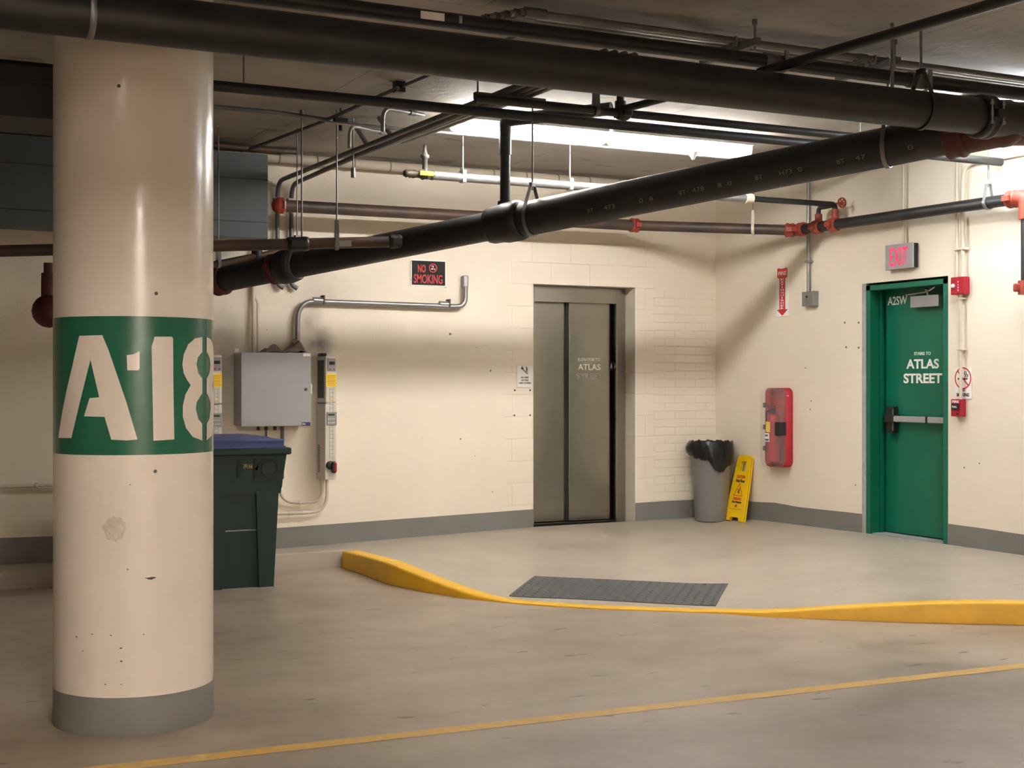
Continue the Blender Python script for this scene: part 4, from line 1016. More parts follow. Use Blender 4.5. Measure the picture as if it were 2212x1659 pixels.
# drives
def drive(a, lab):
    D = .24; x0_ = BK.px(703, 830, D)[0]; x1_ = BK.px(730, 830, D)[0]; wD = x1_-x0_
    bb = lambda y: BK.px(716, y, D)[1]
    t = thing('motor_drive', BK(a, bb(1036), 0), lab, 'drive', 'motor drives on the back wall')
    X = lambda k: a+wD*k      # fraction across the front
    link('upper_case', MB().fbox(BK, X(0), X(.9), bb(871), bb(769), .01, D, .014), M['offwhite'], t)
    link('side_vent', MB().fbox(BK, X(0)-.004, X(0)+.002, bb(860), bb(778), .05, D-.04, .001), M['darkside'], t)
    link('lower_case', MB().fbox(BK, X(0)-.003, X(.88), bb(1036), bb(872.5), .01, D, .006).fbox(BK, X(-.0), X(1.05), bb(1037), bb(873), .0, .02, .002), M['offwhite'], t)
    k1 = link('control_panel', MB().fbox(BK, X(.17), X(.82), bb(801), bb(774), D, D+.008, .003), M['greyplast'], t)
    link('display', MB().fbox(BK, X(.28), X(.72), bb(788), bb(781), D+.008, D+.0095), M['lcd'], t, k1)
    for kx in (.34, .66): link('button', MB().fbox(BK, X(kx-.06), X(kx+.06), bb(799), bb(796.5), D+.008, D+.011, .001), M['red'], t, k1)
    st = link('warning_sticker', MB().fbox(BK, X(.04), X(.88), bb(835.5), bb(808), D, D+.0015), M['yelsticker'], t)
    tx = MB()
    for i in range(7): y_ = 811+i*3.3; tx.fbox(BK, X(.12+.05*(i%2)), X(.80-.04*(i%3)), bb(y_+1), bb(y_), D+.0015, D+.002)
    link('small_print', tx, mat('brown_print', (.45, .22, .02), .6) if 'brown_print' not in bpy.data.materials else bpy.data.materials['brown_print'], t, st)
    rb = MB()
    y_ = 840
    while y_ < 990:
        if not 885 < y_ < 922: rb.fbox(BK, X(.33), X(.62), bb(y_+.9), bb(y_), D, D+.002)
        y_ += 8.2
    rb.fbox(BK, X(.32), X(.335), bb(992), bb(838), D, D+.002).fbox(BK, X(.61), X(.625), bb(992), bb(838), D, D+.002)
    link('front_ribs', rb, M['greyplast'], t)
    tg = MB().poly(BK, [(X(.36), bb(863)), (X(.60), bb(863)), (X(.48), bb(857))], D, D+.0025); link('warning_triangle', tg, M['yelsticker'], t)
    k2 = link('lower_panel', MB().fbox(BK, X(.12), X(.88), bb(918), bb(890), D, D+.010, .002), M['greyplast'], t)
    link('display', MB().fbox(BK, X(.20), X(.70), bb(898), bb(893.5), D+.010, D+.0115), M['lcdgreen'], t, k2)
    for r_ in range(2):
        for kx in (.22, .38, .54, .68): link('button', MB().fbox(BK, X(kx-.04), X(kx+.04), bb(904+r_*8+1.6), bb(904+r_*8), D+.010, D+.012), M['signwhite'], t, k2)
    kc, kz = X(.45), bb(1009)
    sw = link('rotary_switch', MB().lathe(BK(kc-.01, kz+.015, D-.002), BK.n, [(.036, 0), (.036, .02), (.03, .026), (0, .026)], 22).fbox(BK, kc-.005, kc+.035, kz-.05, kz+.05, D+.012, D+.045, .014), M['black'], t)
    link('red_grip', MB().fbox(BK, kc+.016, kc+.037, kz-.04, kz+.04, D+.025, D+.047, .006), M['red'], t, sw)
    sl = MB()
    for i in range(17): zz_ = bb(1022-i*3.6); sl.add([BK(X(0)-.0035, zz_, c) for c in (.05, .11)]+[BK(X(0)-.0035, zz_+.007, c) for c in (.11, .05)], [(0,1,2,3),(3,2,1,0)])
    link('vent_slots', sl, M['darkside'], t)
    link('cable_boot', MB().fbox(BK, X(.02), X(.5), bb(769)-.002, bb(762), .03, .12, .01), M['black'], t)
    return t
D = .24; xr0 = BK.px(703, 830, D)[0]; xl0 = xr0-(BK.px(731, 860, D)[0]-BK.px(484, 860, D)[0])
dv1 = drive(xr0, 'tall cream motor drive with red rotary switch, right of the grey cabinet')
dup(dv1, V((xl0, 0, dv1.location.z)), 'tall cream motor drive half hidden behind the column edge', 'motor drives on the back wall')
# loops of conduit from the drive bottom
zc0 = BK.px(700, 1036, .06)[1]
for i, (xa, yl, xe_, lb, r_) in enumerate(((696, 1084, 604, 'cream conduit curling from under the drive, inner loop', .013), (706, 1106, 470, 'cream conduit curling from under the drive, outer loop', .013))):
    xa_, _ = BK.px(xa, 1050, .05); _, zl_ = BK.px(xa-20, yl, .05); xe2, _ = BK.px(xe_, yl, .05)
    pts = [BK(xa_, zc0+.02, .06), BK(xa_, zl_, .05), BK(xe2, zl_, .05)]
    if i == 0: pts += [BK(xe2, zc0+.12, .05)]
    t = thing('drive_conduit', BK(xa_, zl_, .05), lb, 'conduit')
    link('conduit', MB().sweep(pts, r_, 12, .15), M['creamconduit'], t)
    for x_ in ((650,) if i == 0 else (657, 628)):
        qa_, _ = BK.px(x_, yl, .05); link('coupling', MB().cyl(BK(qa_-.02, zl_, .05), BK(qa_+.02, zl_, .05), r_+.004, n=12), M['creamconduit'], t)
qa_, _ = BK.px(625, 1106, .05)
# long conduit low on the wall left of the column
z_ = BK.px(50, 1050, .04)[1]
tl = thing('wall_conduit', BK(-7, z_, .04), 'thin conduit low on the dim wall left of the column', 'conduit')
link('conduit', MB().sweep([BK(-14.5, z_, .04), BK(BK.px(300, 1070, .04)[0], z_, .04)], .014, 10), M['creamconduit'], tl)
link('coupling', MB().cyl(BK(BK.px(76, 1050, .04)[0], z_, .04), BK(BK.px(82, 1050, .04)[0], z_, .04), .022, n=10), M['creamconduit'], tl)
# NO SMOKING sign
a0, a1, b0, b1 = BK.rect(888, 562, 963.5, 618, .01)
sg = thing('no_smoking_sign', BK((a0+a1)/2, b0, .005), 'black sign with red NO SMOKING letters on the back wall', 'sign')
link('board', MB().fbox(BK, a0, a1, b0, b1, .001, .008), M['signwhite'], sg)
link('black_field', MB().fbox(BK, a0+.008, a1-.008, b0+.008, b1-.008, .008, .009), M['signblack'], sg)
link('lettering', textpx(BK, 'NO', 902.5, 571.5, 919.5, 588.5, .009, .03), M['signred'], sg)
link('lettering', textpx(BK, 'SMOKING', 894, 593, 956, 612.5, .009, .015), M['signred'], sg)
ca_, cb_ = BK.px(935.5, 579, .009); mb = MB(); R_ = .040; ring(mb, BK, ca_, cb_, R_, .008, .009, .0105); bar(mb, BK, (ca_-.028, cb_+.028), (ca_+.028, cb_-.028), .007, .0095, .0107)
link('prohibition_ring', mb, M['signred'], sg)
mb = MB().fbox(BK, ca_-.02, ca_+.022, cb_-.012, cb_-.005, .009, .010); ring(mb, BK, ca_-.004, cb_+.012, .010, .004, .009, .010, 12); link('cigarette', mb, M['signwhite'], sg)
mb = MB()
for x_, y_ in ((888.5, 564), (962.5, 564), (889, 605), (963, 620)): q_ = BK.px(x_, y_, .008); mb.cyl(BK(*q_, .002), BK(*q_, .011), .006, n=8)
link('screw', mb, M['chrome'], sg)
# in case of fire sign
a0, a1, b0, b1 = BK.rect(1117.5, 790, 1150.5, 837, .01)
sg = thing('fire_stairs_sign', BK((a0+a1)/2, b0, .005), 'small white IN CASE OF FIRE USE STAIRS sign beside the elevator', 'sign')
link('board', MB().fbox(BK, a0, min(a1, EL-.002), b0, b1, .001, .008, .001), M['signwhite'], sg)
link('lettering', textpx(BK, 'IN CASE', 1126, 813.5, 1141.5, 817.2, .0085, .02), M['blackprint'], sg)
link('lettering', textpx(BK, 'OF FIRE', 1126, 819.5, 1141.5, 823.2, .0085, .02), M['blackprint'], sg)
link('lettering', textpx(BK, 'USE STAIRS', 1121.5, 825.5, 1147, 829.2, .0085, .02), M['blackprint'], sg)
def bp_(x, y, off=.008): return BK.px(x, y, off)
mb = MB(); st = [(1128, 798), (1131, 798), (1131, 801), (1134, 801), (1134, 804), (1137, 804), (1137, 807), (1140.5, 807)]
for p_, q_ in zip(st, st[1:]): bar(mb, BK, bp_(*p_), bp_(*q_), .006, .008, .0095)
pa_ = bp_(1137.5, 794.5); mb.cyl(BK(*pa_, .008), BK(*pa_, .0095), .007, n=10); bar(mb, BK, bp_(1138, 796), bp_(1137.5, 801), .01, .008, .0095)
bar(mb, BK, bp_(1137.5, 801), bp_(1135.5, 804), .005, .008, .0095); bar(mb, BK, bp_(1137.5, 801), bp_(1140, 804), .005, .008, .0095); bar(mb, BK, bp_(1138, 797.5), bp_(1140.5, 799.5), .004, .008, .0095)
fl = bp_(1128, 794.5); mb.poly(BK, [(fl[0]-.012, fl[1]-.012), (fl[0]+.012, fl[1]-.012), (fl[0]+.010, fl[1]+.004), (fl[0]+.003, fl[1]), (fl[0], fl[1]+.02), (fl[0]-.008, fl[1]+.004)], .008, .0095)
link('stairs_pictogram', mb, M['blackprint'], sg)
# ------------------------------------------------------------------ wall things, right wall
# EXIT sign
ar = RW.px(1983, 830)[0]; De = RW.depth(ar, 1972)
De = max(.06, min(De, .14)); a0 = RW.px(1912, 830, De)[0]; a1 = RW.px(1972, 830, De)[0]; b0, b1 = RW.px(1942, 581, De)[1], RW.px(1942, 526.5, De)[1]
ex = thing('exit_sign', RW((a0+a1)/2, b0, .02), 'lit EXIT sign in a grey case over the green door', 'sign')
link('case', MB().fbox(RW, a0+.004, a1-.004, b0+.004, b1-.004, 0.001, De-.012, .003), M['black'], ex)
link('face', MB().fbox(RW, a0, a1, b0, b1, De-.014, De, .004), M['alu'], ex)
link('lettering', textpx(RW, 'EXIT', 1922, 534.5, 1960.5, 573.5, De+.0005, .008), M['exit_glow'], ex)
def upright(px, y0, y1, r, m, lab, name='wall_conduit', off=.035, extra=None):
    a, _ = RW.px(px, (y0+y1)/2, off); z0 = RW.px(px, y1, off)[1]; z1 = RW.px(px, y0, off)[1] if y0 > 0 else CEIL-.01
    t = thing(name, RW(a, z0, off), lab, 'conduit'); link('conduit', MB().sweep([RW(a, z0, off), RW(a, z1, off)], r, 12), m, t); return t, a, z0, z1
upright(1952, 0, 527, .012, M['creamconduit'], 'cream conduit dropping from the ceiling to the EXIT sign')
t, a, z0, z1 = upright(1746, 0, 632, .0145, M['galv'], 'grey conduit dropping to the small box left of the green door')
_, zb_ = RW.px(1746, 565, .035); link('conduit_strap', MB().fbox(RW, a-.03, a+.03, zb_-.008, zb_+.008, 0, .055, .002), M['galv'], t)
a0, a1, b0, b1 = RW.rect(1732, 629.5, 1756, 661, .06)
jb = thing('junction_box', RW((a0+a1)/2, b0, .02), 'small grey switch box under the conduit near the extinguisher sign', 'box')
link('case', MB().fbox(RW, a0, a1+.006, b0, b1, .001, .06, .004), M['galv'], jb)
q_ = RW.px(1743, 641, .06); link('button', MB().cyl(RW(*q_, .058), RW(*q_, .066), .010, n=12), M['black'], jb)
# FIRE EXTINGUISHER arrow sign: slightly bent board
a0, a1, b0, b1 = RW.rect(1677, 577.5, 1703, 683.5, .01)
sg = thing('fire_extinguisher_sign', RW((a0+a1)/2, b0, .005), 'narrow white and red FIRE EXTINGUISHER arrow sign on the wall', 'sign')
link('board', MB().fbox(RW, a0, a1, b0, b1, .001, .010, .001), M['signwhite'], sg)
w_ = a1-a0; H = b1-b0; am = (a0+a1)/2
link('red_arrow', MB().poly(RW, [(am-.42*w_, b1-.01), (am-.30*w_, b1-.004), (am-.12*w_, b1-.012), (am+.12*w_, b1-.012), (am+.30*w_, b1-.004), (am+.42*w_, b1-.01), (am+.42*w_, b0+.80*H), (am+.24*w_, b0+.77*H), (am+.24*w_, b0+.14*H), (am+.46*w_, b0+.14*H), (am, b0+.015*H), (am-.46*w_, b0+.14*H), (am-.24*w_, b0+.14*H), (am-.24*w_, b0+.77*H), (am-.42*w_, b0+.80*H)], .010, .011), M['signred'], sg)
mb = MB(); text(RW, 'FIRE', am, b0+.88*H, w_*.66, H*.075, .011, bold=.03, mb=mb)
link('lettering', mb, M['signwhite'], sg)
mb = MB(); s_ = 'EXTINGUISHER'
for i, ch in enumerate(s_): text(RW, ch, am, b0+H*(.755-.0535*i), w_*(.26 if ch != 'I' else .07), H*.038, .011, bold=.02, mb=mb)
link('lettering', mb, M['signwhite'], sg)
# extinguisher cabinet
ar = RW.px(1713, 830)[0]; Dc = RW.depth(ar, 1681); Dc = max(.15, min(Dc, .30)); Dm = Dc*.52
a1 = ar; a0 = RW.px(1645, 830, Dc)[0]
if a0 > a1-.25: a0 = a1-.30
b0, b1 = RW.px(1690, 1010, Dm)[1], RW.px(1690, 838, Dm)[1]
xc = thing('extinguisher_cabinet', RW((a0+a1)/2, b0, .02), 'red wall cabinet with rounded clear cover between bin corner and green door', 'cabinet')
def rrect(a0, a1, b0, b1, r, n=6):
    P_ = []
    for cx, cy, s in ((a1-r, b1-r, 0), (a0+r, b1-r, 90), (a0+r, b0+r, 180), (a1-r, b0+r, 270)):
        P_ += [(cx+r*math.cos(math.radians(s+90*i/n)), cy+r*math.sin(math.radians(s+90*i/n))) for i in range(n+1)]
    return P_
def shell(secs, close=True):
    mb = MB(); k = len(secs[0][1]); vs = []
    for c, pts in secs: vs += [RW(x, y, c) for x, y in pts]
    mb.add(vs, [(i*k+j, i*k+(j+1)%k, (i+1)*k+(j+1)%k, (i+1)*k+j) for i in range(len(secs)-1) for j in range(k)], True)
    if close: mb.add(vs[-k:], [tuple(range(k))])
    return mb
rr1 = rrect(a0, a1, b0, b1, .06)
mb = shell([(0.001, rr1), (Dm, rr1), (Dm, rrect(a0+.012, a1-.012, b0+.012, b1-.012, .05)), (.02, rrect(a0+.012, a1-.012, b0+.012, b1-.012, .05))])
link('red_back_shell', mb, M['red'], xc)
cvr = shell([(Dm, rr1), (Dc-.05, rr1), (Dc-.02, rrect(a0+.01, a1-.01, b0+.01, b1-.01, .055)), (Dc-.004, rrect(a0+.03, a1-.03, b0+.03, b1-.03, .05)), (Dc, rrect(a0+.05, a1-.05, b0+.05, b1-.05, .04))])
cv = link('clear_cover', cvr, M['clear'], xc)
for k in (.23, .5, .78): zz = b0+(b1-b0)*k; link('hinge', MB().fbox(RW, a0-.012, a0+.012, zz-.022, zz+.022, Dm-.02, Dm+.02, .003), M['scuff'], xc)
zz = b0+(b1-b0)*.49; link('latch', MB().fbox(RW, a1-.05, a1+.008, zz-.06, zz+.06, Dm-.005, Dc+.004, .006), M['black'], xc)
link('white_strip', MB().fbox(RW, a1-.001, a1+.0015, b1-.075, b1-.067, .05, Dm-.02), M['signwhite'], xc)
fe = thing('fire_extinguisher', RW((a0+a1)/2-.01, b0+.06, Dm*.9), 'red fire extinguisher with yellow tag inside the clear wall cabinet', 'extinguisher')
ec = RW((a0+a1)/2-.01, b0+.05, .10+.0); er = .058
hh = (b1-b0)*.60
link('tank', MB().lathe(ec, UP, [(er*.9, 0), (er, .01), (er, hh-.06), (er*.8, hh-.02), (er*.4, hh), (0, hh)], 24), M['red'], fe)
link('valve_head', MB().cyl(ec+UP*(hh-.01), ec+UP*(hh+.04), .016, n=12).fbox(Frame(ec+UP*(hh+.04), -RW.r*1, UP), -.02, .07, 0, .012, -.01, .01, .003).fbox(Frame(ec+UP*(hh+.065), -RW.r*1, UP), -.02, .08, 0, .01, -.01, .01, .003), M['black'], fe)
link('hose', MB().sweep([ec+UP*(hh+.02), ec+UP*(hh+.03)+RW.r*-.07+RW.n*.03, ec+UP*(hh-.1)+RW.r*-.08+RW.n*.02, ec+UP*.12+RW.r*-.07+RW.n*.02], .009, 10, .05), M['black'], fe)
FT = Frame(ec+RW.n*(er+.002), RW.r, UP)
link('paper_tag', MB().fbox(FT, -.03, .03, hh*.62, hh*.84, 0, .002), M['yelsticker'], fe)
link('label', MB().fbox(FT, -.045, .02, hh*.42, hh*.6, 0, .002), M['signwhite'], fe)
link('label_print', MB().fbox(FT, -.04, .0, hh*.53, hh*.57, .002, .003).fbox(FT, -.04, .012, hh*.44, hh*.48, .002, .003), M['blue'], fe)
# fire horn/strobe
ar = RW.px(2090, 830)[0]; Dh = .065
a0, a1 = RW.px(2053, 830, Dh)[0], RW.px(2082, 830, Dh)[0]; b0, b1 = RW.px(2068, 636, Dh)[1], RW.px(2068, 598, Dh)[1]
hs = thing('fire_strobe', RW((a0+a1)/2, b0, .02), 'red FIRE horn strobe at top right of the green door', 'alarm')
link('case', MB().fbox(RW, a0, a1, b0, b1, .001, Dh, .008), M['red'], hs)
q_ = RW.px(2057, 618, Dh+.01); link('strobe_lens', MB().sphere(RW(*q_, Dh+.002), .019), M['strobe'], hs)
mb = MB()
for i, ch in enumerate('FIRE'): text(RW, ch, RW.px(2070, 618, Dh)[0], RW.px(2070, 609+i*6, Dh)[1], .010 if ch != 'I' else .003, .012, Dh+.0005, bold=.02, mb=mb)
link('lettering', mb, M['signwhite'], hs)
# conduits of the strobe and pull station
t, a, z0, z1 = upright(2067.5, 0, 601, .012, M['creamconduit'], 'slim painted conduit rising left of its twin from the strobe')
ga, gz = RW.px(2080, 480, .035); zt_ = RW.px(2085, 355, .035)[1]
t = thing('wall_conduit', RW(ga, b1, .035), 'painted conduit from the strobe bending level near the ceiling', 'conduit')
link('conduit', MB().sweep([RW(ga, b1-.005, .035), RW(ga, zt_, .035), RW(5.6, zt_+.0, .035)], .016, 12, .13), M['creamconduit'], t)
q_ = RW.px(2128, 358, .035)[0]; link('coupling', MB().cyl(RW(q_-.05, zt_, .035), RW(q_+.05, zt_, .035), .021, n=12), M['creamconduit'], t)
for y_ in (538,):
    zz = RW.px(2075, y_, .035)[1]; link('conduit_strap', MB().fbox(RW, ga-.075, ga+.035, zz-.008, zz+.008, 0, .055, .002), M['creamconduit'], t)
gc, _ = RW.px(2075.5, 750, .035); zp = RW.px(2075, 864, .035)[1]
t = thing('wall_conduit', RW(gc, zp, .035), 'painted conduit from strobe down to the red pull station', 'conduit')
link('conduit', MB().sweep([RW(gc, b0+.005, .035), RW(gc, zp, .035)], .013, 12), M['creamconduit'], t)
for y_ in (645, 755):
    zz = RW.px(2075, y_, .035)[1]; link('conduit_strap', MB().fbox(RW, gc-.028, gc+.028, zz-.006, zz+.006, 0, .052, .002), M['creamconduit'], t)
# no smoking sign right
a0, a1, b0, b1 = RW.rect(2062.5, 794.5, 2098, 861.5, .008)
sg = thing('no_smoking_sign', RW((a0+a1)/2, b0, .004), 'white NO SMOKING sign with red circle behind the thin conduit', 'sign')
link('board', MB().poly(RW, rrect(a0, a1, b0, b1, .012, 3), .001, .007), M['signwhite'], sg)
ca_, cb_ = RW.px(2080, 817, .008); mb = MB(); R_ = .086; ring(mb, RW, ca_, cb_, R_, .010, .007, .0085); bar(mb, RW, (ca_-.055, cb_+.055), (ca_+.055, cb_-.055), .010, .007, .0088)
link('prohibition_ring', mb, M['signred'], sg)
mb = MB().fbox(RW, ca_-.055, ca_+.03, cb_-.012, cb_+.002, .007, .008).fbox(RW, ca_+.036, ca_+.046, cb_-.012, cb_+.002, .007, .008)
for k in range(2): mb.sweep([RW(ca_+.02+k*.02, cb_+.008, .008), RW(ca_+.035+k*.02, cb_+.025, .008), RW(ca_+.012+k*.02, cb_+.035, .008), RW(ca_+.02+k*.015, cb_+.055, .008)], .0028, 6, .01)
link('cigarette', mb, M['blackprint'], sg)
link('lettering', textpx(RW, 'NO', 2076, 840, 2084, 846, .0075, .03), M['blackprint'], sg)
link('lettering', textpx(RW, 'SMOKING', 2066.5, 849, 2093, 856.5, .0075, .03), M['blackprint'], sg)
# pull station
Dp = .06; a0, a1 = RW.px(2054, 830, Dp)[0], RW.px(2073, 830, Dp)[0]; a1 = max(a1, a0+.10); b0, b1 = RW.px(2065, 899.5, Dp)[1], RW.px(2065, 862.5, Dp)[1]
ps = thing('fire_pull_station', RW((a0+a1)/2, b0, .02), 'red FIRE pull station on the wall under the white sign', 'alarm')
link('case', MB().fbox(RW, a0, a1, b0, b1, .001, Dp, .004), M['red'], ps)
w_ = a1-a0; H = b1-b0
link('handle', MB().fbox(RW, a0+.12*w_, a1-.12*w_, b0+.38*H, b0+.74*H, Dp, Dp+.010, .003), M['black'], ps)
link('lettering', text(RW, 'FIRE', a0+w_*.5, b0+.86*H, w_*.72, H*.14, Dp+.0005, bold=.03), M['signwhite'], ps)
link('lettering', text(RW, 'PULL', a0+w_*.5, b0+.56*H, w_*.5, H*.12, Dp+.0105, bold=.02), M['signwhite'], ps)
link('key_lock', MB().cyl(RW(a1-.28*w_, b0+.14*H, Dp), RW(a1-.28*w_, b0+.14*H, Dp+.004), .009, n=12), M['black'], ps)
# ------------------------------------------------------------------ wheeled bin
by = -1.22; bx1 = PB(585, 1268, 1.22).x; bx0 = bx1-.58
rim = PB(627, 972, 1.30).x; rimL = bx0-(rim-bx1); zr1 = PB(600, 966, 1.25).z; zr0 = PB(600, 981, 1.25).z
bn_ = thing('wheeled_bin', V(((bx0+bx1)/2, by+.3, 0)), 'dark green wheeled bin with blue lid half hidden behind the column', 'bin')
def bsec(z, x0, x1, y0, y1): return [V((x0+.04, y0, z)), V((x1-.04, y0, z)), V((x1, y0+.04, z)), V((x1, y1, z)), V((x0, y1, z)), V((x0, y0+.04, z))]
zs = [(0.0, 0), (.35, .028), (.70, .052), (.745, .085), (zr0, .10)]
secs = [bsec(z, bx0-k, bx1+k, by-k*.6, by+.60+k*.9) for z, k in zs]
mb = MB(); vs = [p for s in secs for p in s]
mb.add(vs, [(i*6+j, i*6+(j+1)%6, (i+1)*6+(j+1)%6, (i+1)*6+j) for i in range(len(secs)-1) for j in range(6)]); mb.add(secs[0], [(5,4,3,2,1,0)])
# raised side columns leaving a recessed middle
for xa_, xb__ in ((bx0-.02, bx0+.20), (bx1-.10, bx1+.012)):
    mb.hexa([V((xa_, by-.035, .0)), V((xb__, by-.035, .0)), V((xb__, by+.1, .0)), V((xa_, by+.1, .0)), V((xa_-.03, by-.065, .72)), V((xb__+(.03 if xb__ < bx1-.2 else .03), by-.065, .72)), V((xb__+.03, by+.1, .72)), V((xa_-.03, by+.1, .72))])
mb.hexa([V((bx0-.06, by-.055, .70)), V((bx1+.06, by-.055, .70)), V((bx1+.06, by+.1, .70)), V((bx0-.06, by+.1, .70)), V((bx0-.10, by-.075, zr0)), V((bx1+.10, by-.075, zr0)), V((bx1+.1, by+.1, zr0)), V((bx0-.1, by+.1, zr0))])
link('body', mb, M['bingreen'], bn_)
link('rim', MB().box(rimL, rim, by-.12, by+.72, zr0, zr1, .012), M['bingreen'], bn_)
zt = PB(560, 941, 1.1).z
lid = MB(); lx0, lx1 = rimL+.03, rim-.04
sec = [(zr1, 0, 0), (zr1+.012, .0, 0), (zr1+.014, .012, .012), (zr1+.05, .018, .012), (zr1+.05, .006, .0), (zr1+.062, .012, .01), (zt-.02, .06, .10), (zt-.004, .10, .18), (zt, .16, .26)]
vs = []
for z, ix, iy in sec: vs += [V((lx0+ix, by-.10+iy, z)), V((lx1-ix, by-.10+iy, z)), V((lx1-ix, by+.68-iy*.3, z)), V((lx0+ix, by+.68-iy*.3, z))]
lid.add(vs, [(i*4+j, i*4+(j+1)%4, (i+1)*4+(j+1)%4, (i+1)*4+j) for i in range(len(sec)-1) for j in range(4)]); lid.add(vs[-4:], [(0,1,2,3)])
link('lid', lid, M['binlid'], bn_)
z1_b = PB(530, 1146, 1.25).z
link('front_bar', MB().sweep([V((bx0+.21, by-.02, z1_b)), V((bx1-.09, by-.02, z1_b))], .006, 8), M['galv'], bn_)
for xw in (bx0-.02, bx1-.04): link('wheel', MB().cyl(V((xw, by+.60, .11)), V((xw+.06, by+.60, .11)), .108, n=28).cyl(V((xw-.005, by+.60, .11)), V((xw+.065, by+.60, .11)), .05, n=18), M['black'], bn_)
FB = Frame((0, by-.0725, 0), (1, 0, 0), (0, 0, 1))
def fb(x, y): return FB.px(x, y, .0)
mb = MB(); A_1 = fb(585, 1012); ring(mb, FB, A_1[0], A_1[1], .072, .022, .001, .006, 24); link('painted_scrawl', mb, M['bingraf'], bn_); mb = MB()
for x_ in (517, 553): p0_, p1_ = fb(x_, 992), fb(x_, 1032); bar(mb, FB, p0_, p1_, .028, .001, .006)
bar(mb, FB, fb(570, 992), fb(552, 1015), .02, .001, .006)
link('painted_scrawl', mb, M['bingraf'], bn_)
link('stencilled_number', text(FB, '39166', *fb(535, 1007), .07, .035, .0065, bold=.01), M['binyel'], bn_)
# ------------------------------------------------------------------ trash can with liner
tcx, tcy = -.245, -.275; tz = zplat(tcx, tcy)
tcn_ = thing('trash_can', V((tcx, tcy, tz)), 'grey round tapered trash can in the corner with black liner', 'trash can')
Ht = .755
link('body', MB().lathe(V((tcx, tcy, tz)), UP, [(0, 0), (.15, .0), (.156, .012), (.195, Ht-.04), (.203, Ht-.03), (.205, Ht), (.195, Ht), (.15, .03), (0, .03)], 40), M['canplast'], tcn_)
mb = MB(); n = 72; vs = []
cdir = math.atan2(CAM.y-tcy, CAM.x-tcx)
rowsn = 9
for j in range(rowsn):
    for i in range(n):
        t = 2*math.pi*i/n; u = ((t-cdir+math.pi) % (2*math.pi))-math.pi      # 0 faces the viewer; + is viewer's right? 
        drop = .17+.05*math.sin(u*1.0+.6)+.085*math.exp(-((u-.35)/.42)**2)-.03*math.exp(-((u+.1)/.3)**2)
        k = j/(rowsn-1)
        r_ = .208+.014*math.sin(k*math.pi)*(1+.35*math.sin(5*t+1)+.2*math.sin(11*t))+.03*math.exp(-((u+1.25)/.35)**2)*math.sin(k*math.pi)
        z_ = tz+Ht+.014+.006*math.sin(13*t)+.004*math.sin(29*t)-k*drop
        if j == rowsn-1: r_ = .207
        vs.append(V((tcx+r_*math.cos(t), tcy+r_*math.sin(t), z_)))
mb.add(vs, [(j*n+i, j*n+(i+1)%n, (j+1)*n+(i+1)%n, (j+1)*n+i) for j in range(rowsn-1) for i in range(n)], True)
vs2 = []
for j, (r_, dz) in enumerate(((.208, 0), (.192, -.01), (.185, -.12), (.16, -.35), (0, -.38))):
    for i in range(n):
        t = 2*math.pi*i/n; z_ = tz+Ht+.014+(.006*math.sin(13*t)+.004*math.sin(29*t) if j < 2 else 0)+dz; vs2.append(V((tcx+r_*math.cos(t), tcy+r_*math.sin(t), z_)))
mb.add(vs2, [(j*n+i, (j+1)*n+i, (j+1)*n+(i+1)%n, j*n+(i+1)%n) for j in range(4) for i in range(n)], True)
link('bin_liner', mb, M['blackbag'], tcn_)
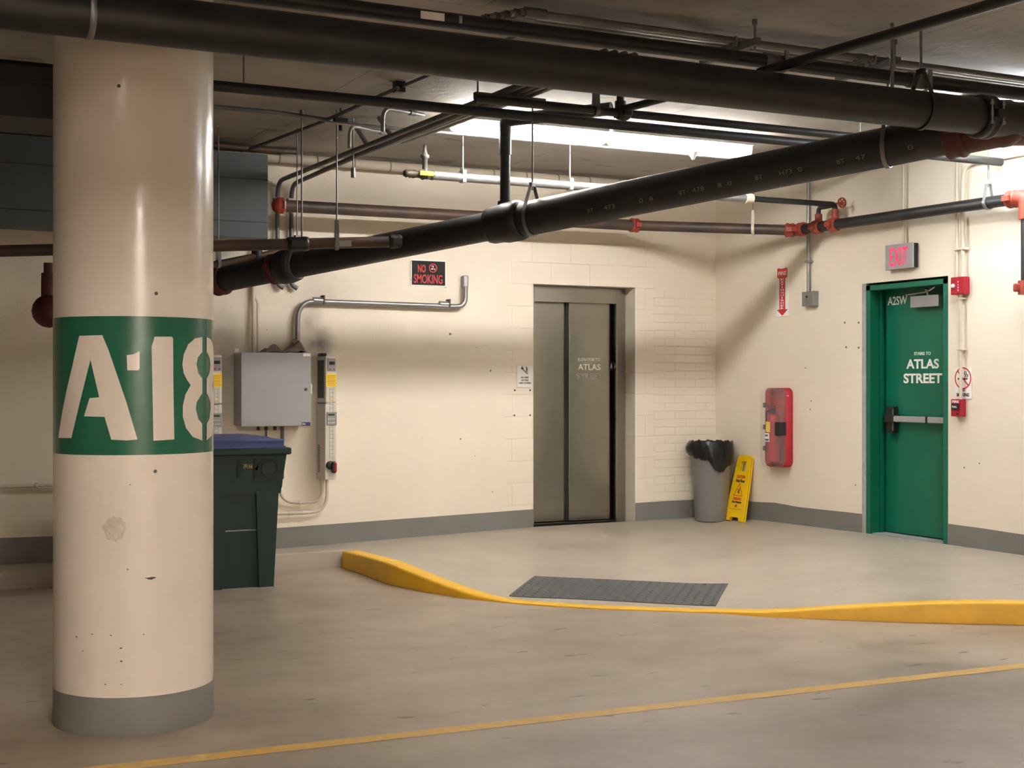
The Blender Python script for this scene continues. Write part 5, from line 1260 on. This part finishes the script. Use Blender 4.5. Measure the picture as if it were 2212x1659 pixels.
# ------------------------------------------------------------------ wet floor sign leaning on the right wall
w0, w1_ = hit(1573, 1122), hit(1612, 1128.5)
ym = (w0.y+w1_.y)/2; xb_ = -.155; zf = zplat(xb_, ym)
Hs = .635; lean = math.asin((abs(xb_)-.02)/Hs)
FS = Frame((xb_, ym, zf+.004), (0, -1, 0), (math.sin(lean), 0, math.cos(lean)))
ws = thing('wet_floor_sign', V((xb_, ym, zf)), 'folded yellow CAUTION Wet Floor sign leaning on the wall beside the can', 'sign')
WB, WT = .148, .105
def leafpoly(c0, c1):
    mb = MB(); hs_ = (.485, .565)
    ax = lambda b: WB+(WT-WB)*b/Hs
    mb.poly(FS, [(-ax(0), 0), (-ax(0)+.07, 0), (-ax(0)+.085, .035), (ax(0)-.085, .035), (ax(0)-.07, 0), (ax(0), 0), (ax(.48), .48), (-ax(.48), .48)], c0, c1)
    mb.poly(FS, [(-ax(.48), .48), (-.045, .48), (-.045, .575), (-ax(.575), .575)], c0, c1)
    mb.poly(FS, [(.045, .48), (ax(.48), .48), (ax(.575), .575), (.045, .575)], c0, c1)
    mb.poly(FS, [(-ax(.575), .575), (ax(.575), .575), (WT-.004, Hs-.02), (WT-.03, Hs), (-WT+.03, Hs), (-WT+.004, Hs-.02)], c0, c1)
    return mb
link('front_leaf', leafpoly(.0, .012), M['wetyel'], ws); link('rear_leaf', leafpoly(-.022, -.008), M['wetyel'], ws)
c_s = .0125
link('lettering', text(FS, 'CAUTION', .0, .425, .13, .030, c_s, bold=.03), M['signred'], ws)
link('lettering', text(FS, 'Wet Floor', .0, .385, .145, .030, c_s, bold=.04), M['blackprint'], ws)
link('lettering', text(FS, 'CUIDADO', .0, .212, .13, .026, c_s, bold=.03), M['signred'], ws)
link('lettering', text(FS, 'Piso Mojado', .0, .178, .15, .026, c_s, bold=.04), M['blackprint'], ws)
mb = MB(); tri = [(-.068, .243), (.068, .243), (0, .358)]
for i in range(3): bar(mb, FS, tri[i], tri[(i+1)%3], .006, c_s-.0005, c_s+.001)
link('warning_triangle', mb, M['signred'], ws)
mb = MB().cyl(FS(.012, .312, c_s), FS(.012, .312, c_s+.001), .007, n=10)
for p_, q_, t_ in (((.008, .302), (-.008, .275), .011), ((-.008, .275), (.02, .262), .007), ((-.008, .275), (.018, .278), .007), ((.004, .298), (-.022, .300), .006), ((.006, .298), (.024, .292), .005)): bar(mb, FS, p_, q_, t_, c_s-.0005, c_s+.001)
link('slipping_figure', mb, M['blackprint'], ws)
mb = MB().poly(FS, [(-.016, .132), (.016, .132), (.010, .150), (0, .162), (-.010, .150)], c_s-.0005, c_s+.001); link('small_emblem', mb, M['signred'], ws)
mb = MB(); bar(mb, FS, (-.10, .112), (.10, .112), .0025, c_s-.0005, c_s+.001); link('small_print', mb, M['scuff'], ws)
